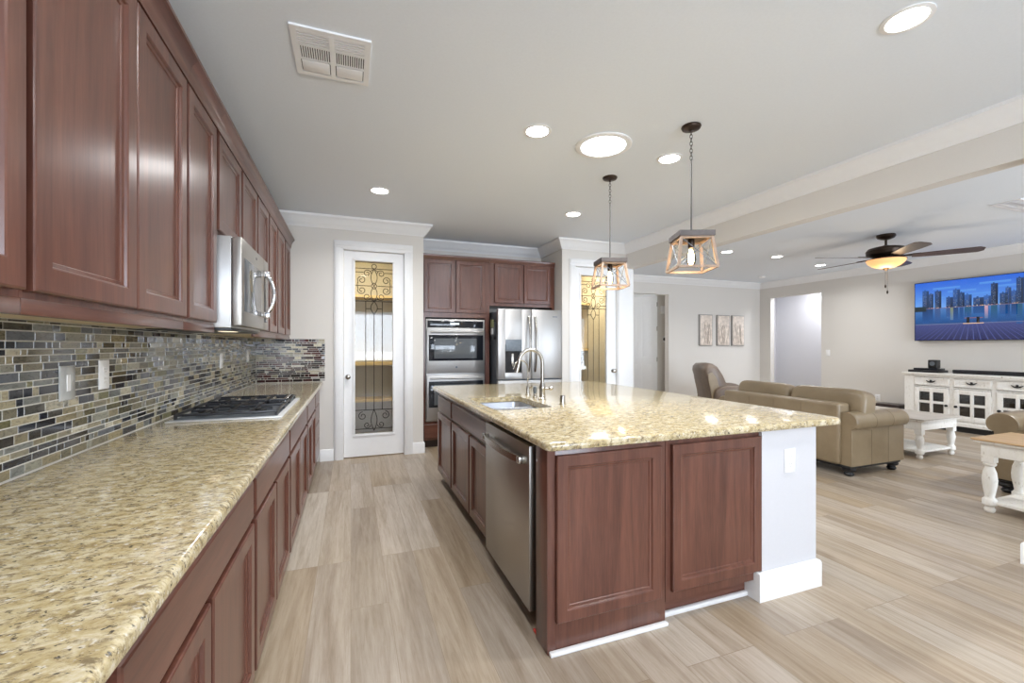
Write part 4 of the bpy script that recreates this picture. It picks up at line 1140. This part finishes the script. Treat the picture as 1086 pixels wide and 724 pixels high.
MB().box(8.858, 8.861, 2.79, 3.94, .895, .935).build('grille', 'grate_iron', t)
tag(B(8.78, 9.08, 4.64, 5.05, 0, .30, .01).build('subwoofer', 'dark_wood', loc=(8.9, 4.85, 0)), 'low dark brown box speaker on the floor left of the white console', 'speaker')

# ------------------------------------------------------------------ leather seating
def bun_foot(c, parent, name='foot', s=1.0):
    MB().lathe(c, [(.028 * s, 0), (.04 * s, .008), (.046 * s, .022), (.036 * s, .038), (.034 * s, .044), (.058 * s, .055), (.065 * s, .075), (.055 * s, .092), (.06 * s, .105)], 24).build(name, 'black_plastic', parent)
def rolled_arm(x0, x1, yo, side, ztop, parent, mat='leather_tan', zb=.115, R=.10):
    """arm along x; yo outer face, side=-1 when the outer face looks to -y"""
    s_ = side; cy = yo - s_ * .055; cz = ztop - R
    prof = [(yo, zb), (yo, cz - R * .72)]
    prof += [(cy + s_ * R * 1.08 * math.cos(a), cz + R * math.sin(a)) for a in [math.radians(-35 + i * 15) for i in range(0, 17)]]
    prof += [(yo - s_ * .24, cz - .02), (yo - s_ * .24, zb)]
    b = MB(); rs = []
    n_ = 3
    cyc = sum(p[0] for p in prof) / len(prof); czc = sum(p[1] for p in prof) / len(prof)
    for x, k in ((x0, .93), (x0 + .012, .98), (x0 + .03, 1), (x1 - .03, 1), (x1 - .012, .98), (x1, .93)):
        rs.append([Vector((x, cyc + (p[0] - cyc) * k, czc + (p[1] - czc) * k if p[1] > zb else zb)) for p in prof])
    b.rings(rs)
    a = b.build('arm', mat, parent, sharp=50)
    b = MB()
    for xs in (x0 + (x1 - x0) * .36, x0 + (x1 - x0) * .68):
        b.tube([(xs, p[0] + (s_ * .0), p[1]) for p in prof[:14]], .0022, 5)
    b.build('seams', 'bronze_seam', a)
    return a
t = thing('leather_loveseat', (4.66, 3.6, 0), 'tan leather two-cushion loveseat with rolled arms, its back to the kitchen island', 'sofa')
ly0, ly1 = 2.86, 4.50
b = MB().box(4.62, 4.80, ly0 + .10, ly1 - .10, .115, .735, .03, 4); bk = b.build('back', 'leather_tan', t)
b = MB()
for yy in (3.35, 3.68, 4.01): b.tube([(4.617, yy, .13), (4.617, yy, .70)], .002, 5)
b.build('seams', 'bronze_seam', bk)
MB().box(4.78, 5.46, ly0 + .2, ly1 - .2, .115, .32, .02).build('seat_base', 'leather_tan', t)
for yc in (3.39, 3.97):
    MB().superq((5.17, yc, .40), (.33, .285, .09), .35, .3, 32, 12).build('seat_cushion', 'leather_tan', t)
for yc, ln in ((3.25, .40), (4.03, .36)):
    M = Matrix.Rotation(math.radians(8), 3, 'Y')
    c_ = MB().superq((4.93, yc, .63), (.115, ln, .235), .33, .3, 36, 16, M).build('back_cushion', 'leather_grey' if False else 'leather_tan', t)
rolled_arm(4.665, 5.50, ly0, -1, .655, t); rolled_arm(4.665, 5.50, ly1, 1, .655, t)
MB().box(4.67, 5.47, ly0 + .02, ly1 - .02, .088, .116).build('base_rail', 'black_plastic', t)
for x in (4.74, 5.42):
    for y in (ly0 + .075, ly1 - .075): bun_foot((x, y, 0), t, s=.95)

t = thing('leather_armchair', (5.9, 1.7, 0), 'tan leather armchair with rolled arm at the right edge, behind the near white end table', 'armchair')
def shift_chair(x0, y0):
    rolled_arm(x0, x0 + .95, y0, -1, .72, t, zb=.125, R=.105)
    rolled_arm(x0, x0 + .95, y0 + .95 - .0, 1, .72, t, zb=.125, R=.105)
    MB().box(x0 + .04, x0 + .80, y0 + .2, y0 + .75, .125, .32, .02).build('seat_base', 'leather_tan', t)
    MB().superq((x0 + .38, y0 + .475, .42), (.36, .27, .10), .35, .3, 32, 12).build('seat_cushion', 'leather_tan', t)
    MB().box(x0 + .78, x0 + .96, y0 + .1, y0 + .85, .125, .80, .04, 4).build('back', 'leather_tan', t)
    MB().superq((x0 + .72, y0 + .475, .70), (.12, .28, .25), .42, .35, 32, 14).build('back_cushion', 'leather_tan', t)
    MB().box(x0 + .03, x0 + .92, y0 + .02, y0 + .93, .10, .126).build('base_rail', 'black_plastic', t)
    for x in (x0 + .08, x0 + .86):
        for y in (y0 + .07, y0 + .88): bun_foot((x, y, 0), t, s=1.1)
shift_chair(5.47, 1.22)

# recliner by the back wall
def recliner():
    cx, cy = 6.62, 6.35; R_ = Matrix.Rotation(math.radians(-22), 3, 'Z')
    t = thing('leather_recliner', (cx, cy, 0), 'grey-brown leather recliner with a rounded headrest near the back wall, beyond the loveseat', 'recliner')
    o = Vector((cx, cy, 0)); P = lambda x, y, z: o + R_ @ Vector((x, y, z))
    # back: swept side profile (x forward), width along y
    prof = [(-.30, .16), (-.34, .45), (-.40, .70), (-.45, .86), (-.44, .93), (-.38, .985), (-.30, .99), (-.21, .94), (-.12, .80), (-.03, .60), (.03, .42), (.05, .20)]
    b = MB(); rs = []
    pc = (-.2, .55)
    for y, k in ((-.33, .80), (-.32, .92), (-.27, 1.0), (0, 1.03), (.27, 1.0), (.32, .92), (.33, .80)):
        rs.append([P(pc[0] + (p[0] - pc[0]) * k, y, pc[1] + (p[1] - pc[1]) * k) for p in prof])
    b.rings(rs); bk = b.build('back', 'leather_grey', t, sharp=60)
    side = [(-.30, .16), (-.335, .45), (-.39, .70), (-.40, .80), (-.33, .84), (-.25, .74), (-.18, .52), (-.14, .30), (-.14, .16)]
    for y in (-.345, .31): MB().prism([P(p[0], y, p[1]) for p in side], R_ @ Vector((0, .03, 0))).build('side_panel', 'leather_tan', bk)
    b = MB(); b.superq(P(.2, 0, .40), (.36, .27, .11), .4, .35, 28, 12, R_); b.build('seat_cushion', 'leather_grey', t)
    b = MB(); b.superq(P(.12, 0, .20), (.40, .33, .17), .25, .25, 28, 8, R_); b.build('seat_base', 'leather_grey', t)
    for y in (-.36, .36):
        b = MB(); b.superq(P(.12, y, .34), (.42, .09, .25), .5, .4, 28, 12, R_); b.build('arm', 'leather_grey', t)
    for x in (-.15, .4):
        for y in (-.3, .3): bun_foot(P(x, y, -.0), t, s=.7)
recliner()

# ------------------------------------------------------------------ white tables
def turned_leg(c, h_, parent, s=1.0):
    prof = [(.020, 0), (.030, .01), (.034, .03), (.026, .045), (.030, .055), (.044, .065), (.044, .105), (.036, .112), (.028, .125), (.034, .16), (.044, .22)]
    prof += [(.046, .26), (.040, .32), (.030, h_ - .10), (.026, h_ - .085), (.038, h_ - .075), (.040, h_ - .06), (.028, h_ - .052)] if h_ > .42 else [(.042, .24), (.030, h_ - .05), (.036, h_ - .04)]
    b = MB(); prof = [(r * s, z) for r, z in prof]; b.lathe(c, prof, 20)
    x, y, z = c; b.box(x - .036 * s, x + .036 * s, y - .036 * s, y + .036 * s, h_ - .052, h_ + .0)
    return b.build('leg', 'distressed_white', parent, sharp=50)
def table(name, x0, x1, y0, y1, h_, topmat, label, cat, s=1.0):
    t = thing(name, ((x0 + x1) / 2, (y0 + y1) / 2, 0), label, cat)
    b = MB().box(x0, x1, y0, y1, h_ - .016, h_, .006, 3).build('tabletop', topmat, t)
    MB().box(x0 + .012, x1 - .012, y0 + .012, y1 - .012, h_ - .032, h_ - .016, .005).build('top_molding', 'distressed_white', t)
    i = .07
    b = MB(); za, zb_ = h_ - .135, h_ - .031
    for a, c, d, e in ((x0 + i, x1 - i, y0 + .045, y0 + .065), (x0 + i, x1 - i, y1 - .065, y1 - .045), (x0 + .045, x0 + .065, y0 + i, y1 - i), (x1 - .065, x1 - .045, y0 + i, y1 - i)): b.box(a, c, d, e, za, zb_, .002)
    b.build('apron', 'distressed_white', t)
    lh = h_ - .135
    for x in (x0 + i + .012, x1 - i - .012):
        for y in (y0 + i + .012, y1 - i - .012):
            turned_leg((x, y, 0), lh, t, s)
            
    for x in (x0 + i + .012, x1 - i - .012):
        for y in (y0 + i + .012, y1 - i - .012): MB().box(x - .038 * s, x + .038 * s, y - .038 * s, y + .038 * s, lh - .0005, zb_, .002).build('corner_block', 'distressed_white', t)
    MB().box(x0 + .07, x1 - .07, y0 + .07, y1 - .07, .072, .096, .004).build('lower_shelf', 'distressed_white', t)
    return t
table('coffee_table', 6.13, 6.92, 3.00, 4.20, .475, 'grey_wood', 'white coffee table with turned legs and grey top in front of the loveseat', 'coffee table', .95)
table('end_table', 4.665, 5.27, 1.38, 1.985, .585, 'table_wood', 'white end table with turned legs and tan wood top at the right edge', 'end table', .98)
